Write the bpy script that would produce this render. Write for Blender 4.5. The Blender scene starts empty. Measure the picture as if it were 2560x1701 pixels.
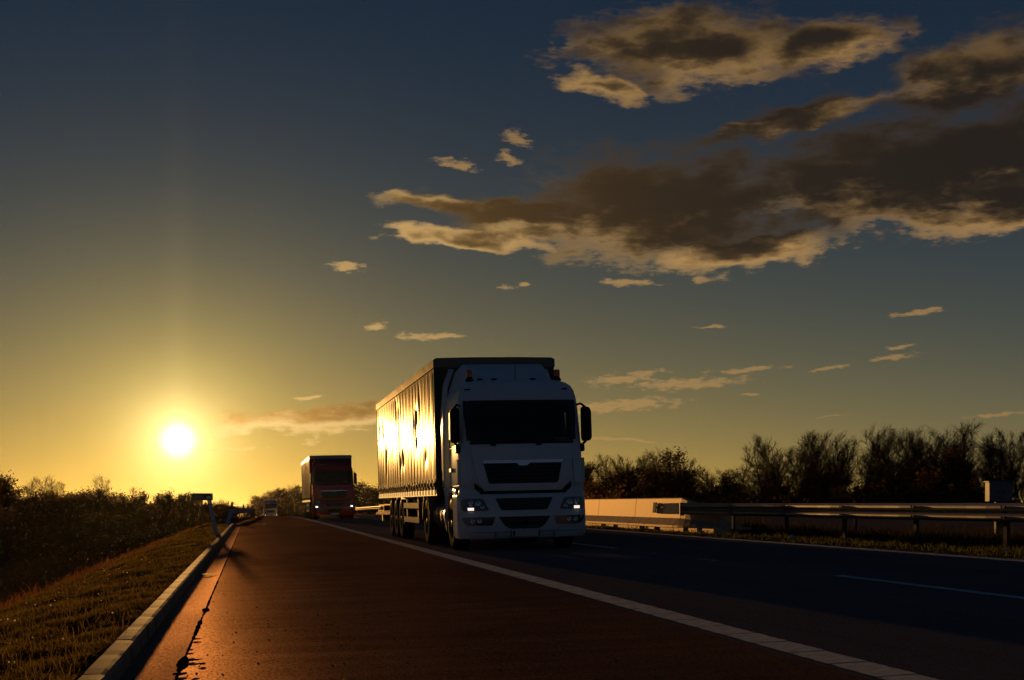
import bpy, math, random
import numpy as np
from mathutils import Vector
R = math.radians
sc = bpy.context.scene
col = sc.collection
rng = np.random.default_rng(7)
random.seed(7)

# ------------------------------------------------------------------ camera
YAW = R(10.41)                 # the camera looks a little to the right of the road's direction
CAM_H = 1.0
cam_d = bpy.data.cameras.new('camera')
cam = bpy.data.objects.new('camera', cam_d)
col.objects.link(cam)
cam.location = (0, 0, CAM_H)
cam.rotation_euler = (R(90), 0, -YAW)
cam_d.lens = 50
cam_d.sensor_width = 36
cam_d.shift_y = 0.1686
cam_d.clip_start = 0.05
cam_d.clip_end = 9000
sc.camera = cam

# ------------------------------------------------------------------ exposure, render settings
EXPO = 1.0
sc.view_settings.view_transform = 'Standard'
sc.view_settings.look = 'None'
sc.view_settings.exposure = EXPO
sc.view_settings.gamma = 1.0
sc.view_settings.use_curve_mapping = False
sc.render.engine = 'CYCLES'
sc.cycles.use_denoising = True
sc.cycles.max_bounces = 5
sc.cycles.diffuse_bounces = 2
sc.cycles.glossy_bounces = 3
sc.cycles.adaptive_threshold = 0.02
sc.cycles.transparent_max_bounces = 12
sc.cycles.volume_bounces = 0
sc.cycles.sample_clamp_indirect = 4.0
sc.cycles.caustics_reflective = False
sc.cycles.caustics_refractive = False

# ------------------------------------------------------------------ world: sunset sky with clouds
SUN_AZ, SUN_EL = -2.8, 2.84    # degrees, azimuth measured from the road's direction (+Y) towards +X
world = bpy.data.worlds.new('World')
sc.world = world
world.use_nodes = True
nt = world.node_tree
nodes, links = nt.nodes, nt.links
bg = nodes['Background']


def _in(node, idx, v):
    if hasattr(v, 'is_output') or isinstance(v, bpy.types.NodeSocket):
        links.new(v, node.inputs[idx])
    elif v is not None:
        node.inputs[idx].default_value = v


def M(op, a, b=None, c=None, clamp=False):
    n = nodes.new('ShaderNodeMath'); n.operation = op; n.use_clamp = clamp
    _in(n, 0, a); _in(n, 1, b); _in(n, 2, c)
    return n.outputs[0]


def VM(op, a, b=None, scale=None):
    n = nodes.new('ShaderNodeVectorMath'); n.operation = op
    _in(n, 0, a); _in(n, 1, b)
    if scale is not None:
        _in(n, 3, scale)
    return n.outputs['Value'] if op in ('DOT_PRODUCT', 'LENGTH') else n.outputs[0]


def smooth(v, a, b, lo=0.0, hi=1.0):
    n = nodes.new('ShaderNodeMapRange'); n.interpolation_type = 'SMOOTHSTEP'
    _in(n, 0, v); _in(n, 1, a); _in(n, 2, b); _in(n, 3, lo); _in(n, 4, hi)
    return n.outputs[0]


def wnoise(vec, scale, detail, rough=0.55, color=False):
    n = nodes.new('ShaderNodeTexNoise'); n.noise_dimensions = '2D'
    _in(n, 'Vector', vec); n.inputs['Scale'].default_value = scale
    n.inputs['Detail'].default_value = detail; n.inputs['Roughness'].default_value = rough
    return n.outputs[1 if color else 0]


def comb(x, y, z):
    n = nodes.new('ShaderNodeCombineXYZ'); _in(n, 0, x); _in(n, 1, y); _in(n, 2, z)
    return n.outputs[0]


def cmix(fac, a, b):
    n = nodes.new('ShaderNodeMix'); n.data_type = 'RGBA'
    _in(n, 0, fac); _in(n, 6, a); _in(n, 7, b)
    return n.outputs[2]


tc = nodes.new('ShaderNodeTexCoord')
vdir = VM('NORMALIZE', tc.outputs['Generated'])
sep = nodes.new('ShaderNodeSeparateXYZ'); links.new(vdir, sep.inputs[0])
RD = 57.29578
el = M('MULTIPLY', M('ARCSINE', M('MAXIMUM', M('MINIMUM', sep.outputs[2], 1.0), -1.0)), RD)
az = M('MULTIPLY', M('ARCTAN2', sep.outputs[0], sep.outputs[1]), RD)
elp = M('MAXIMUM', el, 0.0)
sdir = (math.sin(R(SUN_AZ)) * math.cos(R(SUN_EL)), math.cos(R(SUN_AZ)) * math.cos(R(SUN_EL)), math.sin(R(SUN_EL)))
th = M('MULTIPLY', M('ARCCOSINE', M('MINIMUM', VM('DOT_PRODUCT', vdir, sdir), 1.0)), RD)

sky = nodes.new('ShaderNodeTexSky')
sky.sky_type = 'NISHITA'; sky.sun_disc = False
sky.sun_elevation = R(SUN_EL); sky.sun_rotation = R(SUN_AZ)
sky.dust_density = 0.3; sky.ozone_density = 3.0


def expo(v, tau):
    return M('EXPONENT', M('MULTIPLY', v, -1.0 / tau))


def colscale(c, f):
    return VM('SCALE', c, scale=f)


t_el5 = expo(elp, 5.0)
terms = [
    VM('MULTIPLY', sky.outputs[0], (0.0008, 0.0022, 0.0045)),
    colscale((0.0026, 0.0092, 0.0215), 1.0),
    colscale((0.640, 0.440, 0.060), expo(th, 2.8)),
    colscale((0.012, 0.016, 0.027), expo(th, 9.0)),
    colscale((0.350, 0.370, 0.012), M('MULTIPLY', t_el5, expo(th, 40.0))),
    colscale((0.0, 0.013, 0.036), M('SUBTRACT', expo(elp, 11.0), expo(elp, 2.6))),
    colscale((0.330, 0.13, 0.020), M('MULTIPLY', t_el5, expo(th, 12.0))),
    colscale((0.560, 0.10, 0.0), M('MULTIPLY', expo(elp, 2.5), expo(th, 30.0))),
    # pale belt above the horizon away from the sun
    colscale((0.044, 0.045, 0.046), M('MULTIPLY', expo(elp, 12.0), M('SUBTRACT', 1.0, expo(th, 60.0)))),
    # the sun itself, seen through the haze
    colscale((2.6, 2.5, 2.1), M('EXPONENT', M('MULTIPLY', M('MULTIPLY', th, th), -1.0 / (0.44 ** 2)))),
    colscale((1.7, 1.42, 0.70), expo(th, 0.85)),
    # faint sun pillar
    colscale((0.20, 0.14, 0.05), M('MULTIPLY', expo(M('MULTIPLY', M('SUBTRACT', az, SUN_AZ), M('SUBTRACT', az, SUN_AZ)), 0.35),
                                   M('MULTIPLY', expo(elp, 4.0), smooth(el, SUN_EL - 0.5, SUN_EL + 1.0)))),
]
skyc = terms[0]
for t_ in terms[1:]:
    skyc = VM('ADD', skyc, t_)

# clouds: an angular field (azimuth, elevation in degrees), ragged by noise
#        az,   el,  half width, half height, tilt
BIG = [
    (16.46, 12.10, 6.2, 2.2, 2), (26.66, 13.08, 8.5, 2.1, 6), (8.3, 12.25, 3.6, 0.50, -4), (8.9, 10.9, 3.6, 0.45, -6), (19.2, 10.3, 4.2, 0.75, 6), (31.0, 11.6, 6.0, 1.1, 4),
    (11.4, 11.55, 3.2, 0.85, -2), (17.9, 18.0, 5.2, 1.45, -2), (22.78, 17.85, 3.07, 0.9, 4), (14.35, 16.6, 2.1, 0.55, -8), (21.3, 15.1, 4.6, 0.6, 12), (28.6, 16.4, 3.5, 1.4, 10),
    (42.0, 15.0, 9.0, 3.0, 4), (38.0, 21.5, 7.0, 1.6, 4), (2.4, 3.75, 3.7, 0.62, 3), (7.0, 4.2, 3.0, 0.45, 2),
]
SMALL = [
    (10.63, 14.72, 0.77, 0.36, -14), (8.03, 13.76, 0.89, 0.26, -12), (10.10, 13.94, 0.59, 0.29, -16), (3.7, 9.75, 0.75, 0.24, 0), (10.16, 9.06, 0.47, 0.13, -10),
    (11.04, 9.12, 0.33, 0.10, 0), (14.99, 9.15, 1.30, 0.17, -4), (7.21, 7.08, 1.60, 0.18, 2), (4.97, 7.41, 0.53, 0.19, 0), (25.84, 6.45, 0.65, 0.11, 4), (25.46, 6.01, 1.12, 0.13, 4),
    (18.32, 7.34, 0.83, 0.07, 0), (26.23, 7.72, 1.42, 0.13, 4), (19.93, 5.67, 1.77, 0.13, 4), (23.01, 5.64, 0.83, 0.09, 4), (14.82, 5.39, 1.77, 0.25, 8), (17.39, 5.13, 2.60, 0.27, 2),
    (14.46, 4.28, 2.96, 0.28, 3), (20.05, 4.66, 0.47, 0.06, 4), (29.24, 3.72, 1.18, 0.07, 3), (23.12, 3.80, 0.59, 0.05, 3), (2.1, 4.62, 0.75, 0.09, 4), (-1.0, 2.50, 1.6, 0.07, 2), (14.5, 2.95, 2.6, 0.06, -4),
]
p0 = comb(az, el, 1.0)
w1 = wnoise(comb(M('MULTIPLY', az, 0.7), M('MULTIPLY', el, 1.4), 0.0), 0.50, 2.0, 0.5, True)
w2 = wnoise(comb(M('MULTIPLY', az, 0.5), M('MULTIPLY', el, 1.3), 0.0), 1.8, 4.0, 0.55, True)
hv = (0.5, 0.5, 0.5)
d1, d2 = VM('SUBTRACT', w1, hv), VM('SUBTRACT', w2, hv)
p_big = VM('ADD', p0, VM('ADD', VM('MULTIPLY', d1, (2.6, 1.3, 0)), VM('MULTIPLY', d2, (1.3, 0.55, 0))))
p_small = VM('ADD', p0, VM('ADD', VM('MULTIPLY', d1, (0.9, 0.25, 0)), VM('MULTIPLY', d2, (0.8, 0.30, 0))))


def field(p_, items):
    d = None
    for (a, e, hw, hh, rot) in items:
        c_, s_ = math.cos(R(rot)), math.sin(R(rot))
        u_ = VM('DOT_PRODUCT', p_, (c_ / hw, s_ / hw, -(c_ * a + s_ * e) / hw))
        v_ = VM('DOT_PRODUCT', p_, (-s_ / hh, c_ / hh, -(-s_ * a + c_ * e) / hh))
        L = M('MULTIPLY_ADD', u_, u_, M('MULTIPLY', v_, v_))
        d = L if d is None else M('MINIMUM', d, L)
    return M('SUBTRACT', 1.0, M('SQRT', d))


fb = M('SUBTRACT', wnoise(comb(M('MULTIPLY', az, 0.5), M('MULTIPLY', el, 1.2), 0.0), 0.95, 8.0, 0.55), 0.5)
fs = M('SUBTRACT', wnoise(comb(M('MULTIPLY', az, 0.5), M('MULTIPLY', el, 1.7), 0.0), 3.6, 6.0, 0.62), 0.5)
dens = M('ADD', M('MULTIPLY', field(p_big, BIG), 1.5), M('MULTIPLY', fb, 1.35))
dens = M('MULTIPLY_ADD', fs, smooth(dens, -0.5, 0.9, 1.05, 0.2), dens)      # frayed edges, calm middle
dsm = M('ADD', field(p_small, SMALL), M('MULTIPLY', fs, 2.2))
# optical depth towards the sun: the same field a little nearer to the sun
dens1 = M('ADD', M('MULTIPLY', field(VM('ADD', p_big, (-0.55, -0.85, 0)), BIG), 1.5), M('MULTIPLY', fb, 1.7))
a_big = smooth(dens, -0.30, 0.62)
a_small = M('MULTIPLY', smooth(dsm, -0.10, 1.0), 0.92)
alpha = M('MAXIMUM', a_big, a_small)
rim = smooth(dens, 0.0, 0.9, 1.0, 0.0)
lit_b = M('MAXIMUM', smooth(M('MULTIPLY_ADD', fs, 0.8, dens1), -1.15, 0.60, 1.0, 0.0), M('MULTIPLY', rim, 0.08))
lit = M('MAXIMUM', M('MULTIPLY', M('MULTIPLY', lit_b, smooth(dens, -0.3, 0.0)), smooth(dens, 0.15, 1.5, 1.0, 0.10)), M('MULTIPLY', smooth(dsm, -0.1, 1.3, 1.0, 0.55), smooth(M('SUBTRACT', a_small, a_big), -0.2, 0.2)))
near = expo(th, 7.0)
gold = VM('ADD', colscale((0.40, 0.228, 0.082), M('SUBTRACT', 1.15, smooth(el, 9.0, 19.0, 0.0, 0.55))), colscale((1.05, 0.76, 0.28), near))
dark = VM('ADD', (0.0175, 0.0135, 0.0105), colscale((1.20, 0.60, 0.10), expo(th, 5.0)))
lit = M('MULTIPLY_ADD', smooth(el, 15.5, 17.5), M('MULTIPLY', smooth(fb, -0.2, 0.25, 0.45, 0.0), smooth(dens, 1.4, 0.4)), lit)      # the upper bank is thinner
lit = M('MINIMUM', lit, 1.0)
cloudc = cmix(lit, dark, gold)
final = cmix(M('MULTIPLY', alpha, 0.97), skyc, cloudc)
links.new(final, bg.inputs[0])
bg.inputs[1].default_value = 1.0 / 2 ** EXPO
world.cycles.sampling_method = 'MANUAL'
world.cycles.sample_map_resolution = 512

# ------------------------------------------------------------------ sun
sl = bpy.data.lights.new('sun', 'SUN')
sl.energy = 2.2
sl.angle = R(0.53)
sl.color = (1.0, 0.52, 0.15)
sun = bpy.data.objects.new('sun', sl)
col.objects.link(sun)
sun.location = (-30, 300, 60)
sun.rotation_euler = Vector(sdir).to_track_quat('Z', 'Y').to_euler()

# ================================================================== helpers
MATS = {}


def mat(name, color=(0.5, 0.5, 0.5), rough=0.6, metal=0.0, spec=0.5, var=0.0, vscale=3.0, bump=0.0, bscale=60.0,
        emit=None, estr=0.0, coat=0.0, stretch=(1, 1, 1), color2=None, detail=5.0, coords='Object', rvar=0.0):
    if name in MATS:
        return MATS[name]
    m = bpy.data.materials.new(name); m.use_nodes = True
    n, l = m.node_tree.nodes, m.node_tree.links
    b = n['Principled BSDF']
    b.inputs['Base Color'].default_value = (*color, 1)
    b.inputs['Roughness'].default_value = rough
    b.inputs['Metallic'].default_value = metal
    b.inputs['Specular IOR Level'].default_value = spec
    b.inputs['Coat Weight'].default_value = coat
    b.inputs['Coat Roughness'].default_value = 0.06
    if emit:
        b.inputs['Emission Color'].default_value = (*emit, 1)
        b.inputs['Emission Strength'].default_value = estr
    if var or bump or rvar:
        t = n.new('ShaderNodeNewGeometry') if coords == 'Position' else n.new('ShaderNodeTexCoord'); mp = n.new('ShaderNodeMapping')
        mp.inputs['Scale'].default_value = stretch
        l.new(t.outputs[coords], mp.inputs[0])
        no = n.new('ShaderNodeTexNoise'); no.inputs['Scale'].default_value = vscale
        no.inputs['Detail'].default_value = detail; no.inputs['Roughness'].default_value = 0.62
        l.new(mp.outputs[0], no.inputs['Vector'])
        if var:
            c2 = color2 or tuple(min(1, c * (1 + var)) for c in color)
            c1 = tuple(c * (1 - var) for c in color)
            rp = n.new('ShaderNodeValToRGB')
            rp.color_ramp.elements[0].position = 0.3; rp.color_ramp.elements[0].color = (*c1, 1)
            rp.color_ramp.elements[1].position = 0.7; rp.color_ramp.elements[1].color = (*c2, 1)
            l.new(no.outputs[0], rp.inputs[0]); l.new(rp.outputs[0], b.inputs['Base Color'])
        if rvar:
            mr = n.new('ShaderNodeMapRange')
            mr.inputs[1].default_value = 0.3; mr.inputs[2].default_value = 0.7
            mr.inputs[3].default_value = rough - rvar; mr.inputs[4].default_value = rough + rvar
            l.new(no.outputs[0], mr.inputs[0]); l.new(mr.outputs[0], b.inputs['Roughness'])
        if bump:
            nb = n.new('ShaderNodeTexNoise'); nb.inputs['Scale'].default_value = bscale; nb.inputs['Detail'].default_value = 4
            l.new(mp.outputs[0], nb.inputs['Vector'])
            bp = n.new('ShaderNodeBump'); bp.inputs['Strength'].default_value = bump; bp.inputs['Distance'].default_value = 0.01
            l.new(nb.outputs[0], bp.inputs['Height']); l.new(bp.outputs[0], b.inputs['Normal'])
    MATS[name] = m
    return m


def sheen_mat(name, color, rough, sheen, var=0.2, vscale=3.0, bump=0.0, bscale=40.0, stretch=(1, 1, 1), tint=(1, 0.92, 0.8), coords='Object'):
    """matt body with a fixed weak gloss"""
    if name in MATS:
        return MATS[name]
    m = mat(name, color, 1.0, spec=0.0, var=var, vscale=vscale, bump=bump, bscale=bscale, stretch=stretch, coords=coords)
    n, l = m.node_tree.nodes, m.node_tree.links
    b = n['Principled BSDF']
    gl = n.new('ShaderNodeBsdfGlossy'); gl.inputs[0].default_value = (*tint, 1); gl.inputs['Roughness'].default_value = rough
    ms = n.new('ShaderNodeMixShader'); ms.inputs[0].default_value = sheen
    l.new(b.outputs[0], ms.inputs[1]); l.new(gl.outputs[0], ms.inputs[2]); l.new(ms.outputs[0], n['Material Output'].inputs[0])
    return m


def glass(name, tint=(0.5, 0.55, 0.5), rough=0.03):
    if name in MATS:
        return MATS[name]
    m = bpy.data.materials.new(name); m.use_nodes = True
    n, l = m.node_tree.nodes, m.node_tree.links
    n.remove(n['Principled BSDF'])
    tr = n.new('ShaderNodeBsdfTransparent'); tr.inputs[0].default_value = (*tint, 1)
    gl = n.new('ShaderNodeBsdfGlossy'); gl.inputs['Roughness'].default_value = rough
    fr = n.new('ShaderNodeFresnel'); fr.inputs[0].default_value = 1.5
    mx = n.new('ShaderNodeMixShader')
    l.new(fr.outputs[0], mx.inputs[0]); l.new(tr.outputs[0], mx.inputs[1]); l.new(gl.outputs[0], mx.inputs[2])
    l.new(mx.outputs[0], n['Material Output'].inputs[0])
    MATS[name] = m
    return m


def leafmat(name, color, trans=0.5, var=0.35):
    """thin plant tissue: diffuse and translucent"""
    if name in MATS:
        return MATS[name]
    m = bpy.data.materials.new(name); m.use_nodes = True
    n, l = m.node_tree.nodes, m.node_tree.links
    n.remove(n['Principled BSDF'])
    t = n.new('ShaderNodeTexCoord'); no = n.new('ShaderNodeTexNoise'); no.inputs['Scale'].default_value = 1.7
    no.inputs['Detail'].default_value = 6
    l.new(t.outputs['Object'], no.inputs['Vector'])
    rp = n.new('ShaderNodeValToRGB')
    rp.color_ramp.elements[0].position = 0.3; rp.color_ramp.elements[0].color = (*[c * (1 - var) for c in color], 1)
    rp.color_ramp.elements[1].position = 0.7; rp.color_ramp.elements[1].color = (*[c * (1 + var) for c in color], 1)
    l.new(no.outputs[0], rp.inputs[0])
    d = n.new('ShaderNodeBsdfDiffuse'); tr = n.new('ShaderNodeBsdfTranslucent'); mx = n.new('ShaderNodeMixShader')
    l.new(rp.outputs[0], d.inputs[0]); l.new(rp.outputs[0], tr.inputs[0])
    mx.inputs[0].default_value = trans
    l.new(d.outputs[0], mx.inputs[1]); l.new(tr.outputs[0], mx.inputs[2]); l.new(mx.outputs[0], n['Material Output'].inputs[0])
    MATS[name] = m
    return m


def tag(o, label=None, cat=None, group=None, kind=None):
    for k, v in (('label', label), ('category', cat), ('group', group), ('kind', kind)):
        if v:
            o[k] = v
    return o


def empty(name, loc=(0, 0, 0), rot=(0, 0, 0)):
    o = bpy.data.objects.new(name, None)
    o.empty_display_size = 0.2
    col.objects.link(o); o.location = loc; o.rotation_euler = rot
    return o


def link_mesh(name, me, parent=None, loc=None):
    o = bpy.data.objects.new(name, me)
    col.objects.link(o)
    if parent:
        o.parent = parent
    if loc is not None:
        o.location = loc
    return o


def copy_tree(o, parent=None):
    c = o.copy(); col.objects.link(c); c.parent = parent
    for ch in o.children:
        copy_tree(ch, c)
    return c


def np_mesh(name, verts, tris, m, smooth_=False, nper=3):
    """mesh from numpy arrays: verts (n,3), faces (m,nper)"""
    me = bpy.data.meshes.new(name)
    verts = np.ascontiguousarray(verts, dtype=np.float32); tris = np.ascontiguousarray(tris, dtype=np.int32)
    me.vertices.add(len(verts)); me.vertices.foreach_set('co', verts.ravel())
    me.loops.add(tris.size); me.loops.foreach_set('vertex_index', tris.ravel())
    me.polygons.add(len(tris))
    me.polygons.foreach_set('loop_start', np.arange(0, tris.size, nper, dtype=np.int32))
    me.polygons.foreach_set('loop_total', np.full(len(tris), nper, dtype=np.int32))
    if smooth_:
        me.polygons.foreach_set('use_smooth', np.ones(len(tris), dtype=bool))
    me.materials.append(m); me.update(calc_edges=True); me.validate()
    return me


class MB:
    def __init__(self):
        self.v, self.f = [], []

    def box(self, x0, x1, y0, y1, z0, z1):
        b = len(self.v)
        self.v += [(x, y, z) for z in (z0, z1) for y in (y0, y1) for x in (x0, x1)]
        self.f += [tuple(b + i for i in q) for q in ((0, 2, 3, 1), (4, 5, 7, 6), (0, 1, 5, 4), (2, 6, 7, 3), (0, 4, 6, 2), (1, 3, 7, 5))]
        return self

    def grid(self, P, close=False):
        b = len(self.v); nr, nc = len(P), len(P[0])
        for r_ in P:
            self.v += [tuple(q) for q in r_]
        for i in range(nr - 1):
            for j in range(nc if close else nc - 1):
                k = (j + 1) % nc
                self.f.append((b + i * nc + j, b + i * nc + k, b + (i + 1) * nc + k, b + (i + 1) * nc + j))
        return b

    def poly(self, pts):
        b = len(self.v); self.v += [tuple(p) for p in pts]; self.f.append(tuple(range(b, b + len(pts))))

    def tube(self, path, rad, n=8, caps=True):
        path = [Vector(p) for p in path]
        rads = rad if isinstance(rad, (list, tuple)) else [rad] * len(path)
        rings = []
        for i, p in enumerate(path):
            d = (path[min(i + 1, len(path) - 1)] - path[max(i - 1, 0)]).normalized()
            a = d.cross(Vector((0, 0, 1)))
            if a.length < 1e-3:
                a = d.cross(Vector((0, 1, 0)))
            a.normalize(); c = a.cross(d)
            rings.append([p + (a * math.cos(t) + c * math.sin(t)) * rads[i] for t in [2 * math.pi * k / n for k in range(n)]])
        b = self.grid(rings, True)
        if caps:
            self.f.append(tuple(b + k for k in range(n)))
            self.f.append(tuple(b + (len(path) - 1) * n + k for k in reversed(range(n))))
        return self

    def lathe(self, prof, axis='x', c=(0, 0, 0), n=32, caps=False):
        """prof: (radius, offset along the axis)"""
        rings = []
        for r_, h in prof:
            ring = []
            for k in range(n):
                t = 2 * math.pi * k / n
                a, b_ = r_ * math.cos(t), r_ * math.sin(t)
                p = {'x': (h, a, b_), 'y': (a, h, b_), 'z': (a, b_, h)}[axis]
                ring.append((c[0] + p[0], c[1] + p[1], c[2] + p[2]))
            rings.append(ring)
        b = self.grid(rings, True)
        if caps:
            self.f.append(tuple(b + k for k in range(n)))
            self.f.append(tuple(b + (len(prof) - 1) * n + k for k in reversed(range(n))))
        return self

    def prism(self, poly, axis, a, b_):
        """closed polygon (two coordinates, in the order of the remaining axes) extruded along axis"""
        def mk(p, t):
            return {'x': (t, p[0], p[1]), 'y': (p[0], t, p[1]), 'z': (p[0], p[1], t)}[axis]
        b = len(self.v); n = len(poly)
        self.v += [mk(p, a) for p in poly] + [mk(p, b_) for p in poly]
        self.f.append(tuple(b + i for i in range(n)))
        self.f.append(tuple(b + n + i for i in reversed(range(n))))
        for i in range(n):
            j = (i + 1) % n
            self.f.append((b + i, b + n + i, b + n + j, b + j))
        return self

    def mesh(self, name, m, smooth_=False):
        me = bpy.data.meshes.new(name)
        me.from_pydata(self.v, [], self.f)
        if m:
            me.materials.append(m)
        if smooth_:
            me.polygons.foreach_set('use_smooth', np.ones(len(me.polygons), dtype=bool))
        me.update()
        return me

    def build(self, name, m, parent=None, smooth_=False, bevel=0.0, fix=True):
        me = self.mesh(name, m, smooth_)
        if fix:
            import bmesh
            bm = bmesh.new(); bm.from_mesh(me); bmesh.ops.recalc_face_normals(bm, faces=bm.faces); bm.to_mesh(me); bm.free()
        o = link_mesh(name, me, parent)
        if bevel:
            bv = o.modifiers.new('bevel', 'BEVEL'); bv.width = bevel; bv.segments = 2; bv.limit_method = 'ANGLE'
        return o


def vnoise(x, y, seed=0):
    """smooth value noise on arrays"""
    xi, yi = np.floor(x).astype(int), np.floor(y).astype(int)
    xf, yf = x - xi, y - yi

    def h(a, b):
        n = np.sin(a * 127.1 + b * 311.7 + seed * 74.7) * 43758.5453
        return n - np.floor(n)
    u, v = xf * xf * (3 - 2 * xf), yf * yf * (3 - 2 * yf)
    return (h(xi, yi) * (1 - u) + h(xi + 1, yi) * u) * (1 - v) + (h(xi, yi + 1) * (1 - u) + h(xi + 1, yi + 1) * u) * v


def polar(azd, D):
    """a place by compass angle (degrees from the road's direction) and distance"""
    return math.sin(R(azd)) * D, math.cos(R(azd)) * D


# ================================================================== the lie of the land
G = 0.0061          # the road climbs gently towards the crest
KC = 4.7e-5
CROSS = 0.025


def prof(Y):
    Y = np.asarray(Y, dtype=float)
    q = np.where(Y > 60, KC * (np.minimum(Y, 320) - 60) ** 2, 0.0)
    z = G * Y - q
    z = np.where(Y > 320, z - 2 * KC * 260 * (Y - 320), z)
    return np.maximum(z, -5.2)


def xs(Y):
    Y = np.asarray(Y, dtype=float)
    return np.where(Y > 130, -1.5 * ((np.minimum(Y, 700) - 130) / 140.0) ** 2, 0.0)


def rz(u, Y):
    return float(prof(Y)) + CROSS * u


def P3(u, Y, dz=0.0):
    return (u + float(xs(Y)), Y, rz(u, Y) + dz)


# cross profile of the ground: offset u, height relative to the road's zero line, weight of the far field level
CS_U = np.array([-2500, -900, -400, -200, -100, -60, -30, -14, -9, -5.2, -3.4, -2.6, -1.8, -0.95, -0.90, 10.32, 10.6, 11.6, 13.0, 14.6, 26.0, 27.5, 31, 37, 60, 120, 250, 500, 1200, 2500.])
CS_Z = np.array([0, 0, 0, 0, 0, 0, 0, -5.2, -3.1, -1.35, -0.50, -0.27, -0.10, 0.02, -0.16, 0.12, 0.25, 0.27, 0.25, 0.12, -0.02, -0.1, -1.6, -4, 0, 0, 0, 0, 0, 0.])
CS_B = np.array([1, 1, 1, 1, 1, 1, 1, 0.9, 0, 0, 0, 0, 0, 0, 0, 0, 0, 0, 0, 0, 0, 0, 0.2, 0.9, 1, 1, 1, 1, 1, 1.])


def field_z(x, Y):
    left = x < 5
    base = np.where(left, -5.6, -4.2)
    return base + 0.5 * (vnoise(x / 45.0, Y / 45.0, 3) - 0.5)


def ground_z(u, Y):
    rel = np.interp(u, CS_U, CS_Z); b = np.interp(u, CS_U, CS_B)
    b = np.maximum(b, np.clip((Y - 380) / 120.0, 0, 1))
    bump = np.where((u < -0.97) & (u > -9), 0.055 * (vnoise(u * 2.3, Y * 0.9, 5) - 0.5) + 0.04 * (vnoise(u * 5, Y * 3.1, 6) - 0.5), 0)
    bump = bump * np.clip((-0.97 - u) / 0.25, 0, 1)
    bump2 = np.where((u > 10.6) & (u < 14), 0.06 * (vnoise(u * 2, Y * 0.8, 8) - 0.5), 0)
    return (1 - b) * (prof(Y) + rel + bump + bump2) + b * field_z(u, Y)


M_soil = mat('dry_soil_and_turf', (0.060, 0.045, 0.020), 0.95, spec=0.0, var=0.45, vscale=1.3, bump=0.6, bscale=30, color2=(0.070, 0.062, 0.020))
us = np.unique(np.concatenate([CS_U, np.linspace(-3.4, -0.95, 22), np.linspace(-9, -3.4, 14), np.linspace(10.6, 14.6, 14), np.linspace(-30, -14, 6)]))
ys = np.unique(np.concatenate([np.linspace(-60, 4, 9), np.linspace(4, 40, 150), np.linspace(40, 90, 100), np.linspace(90, 180, 60), np.linspace(180, 520, 40), [700, 1000, 1500, 2200, 3200]]))
UU, YY = np.meshgrid(us, ys)
ZZ = ground_z(UU, YY)
XX = UU + np.where(np.abs(UU) < 200, xs(np.minimum(YY, 500)) * np.clip(1 - (np.abs(UU) - 60) / 140, 0, 1), 0)
gv = np.stack([XX, YY, ZZ], -1).reshape(-1, 3)
nr, nc = UU.shape
ii, jj = np.meshgrid(np.arange(nr - 1), np.arange(nc - 1), indexing='ij')
i0 = (ii * nc + jj).ravel()
gf = np.stack([i0, i0 + 1, i0 + nc + 1, i0 + nc], -1)
tag(link_mesh('ground', np_mesh('ground', gv, gf, M_soil, True, 4)), kind='structure')


def strip(name, u0, u1, y0, y1, m, dz=0.0, nu=1, step=2.0, parent=None, thick=0.0, edge=0.0, seed=1, prof_fn=None):
    """a sheet that follows the road between two offsets"""
    n = max(2, int((y1 - y0) / step) + 1)
    yy = np.linspace(y0, y1, n)
    r_ = np.random.default_rng(seed)
    e0 = edge * (vnoise(yy * 3.0, yy * 0 + seed, seed) - 0.5) * 2 if edge else yy * 0
    e1 = edge * (vnoise(yy * 3.0, yy * 0 + seed + 9, seed + 2) - 0.5) * 2 if edge else yy * 0
    mb = MB(); rows = []
    for i, y in enumerate(yy):
        row = []
        for j in range(nu + 1):
            u = (u0 + e0[i]) * (1 - j / nu) + (u1 + e1[i]) * j / nu
            x, y_, z = P3(u, y)
            row.append((x, y_, z + dz + (prof_fn(u) if prof_fn else 0)))
        if thick:
            row = [(row[0][0], y, row[0][2] - thick)] + row + [(row[-1][0], y, row[-1][2] - thick)]
        rows.append(row)
    mb.grid(rows)
    return mb.build(name, m, parent, smooth_=not thick, fix=False)


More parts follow.
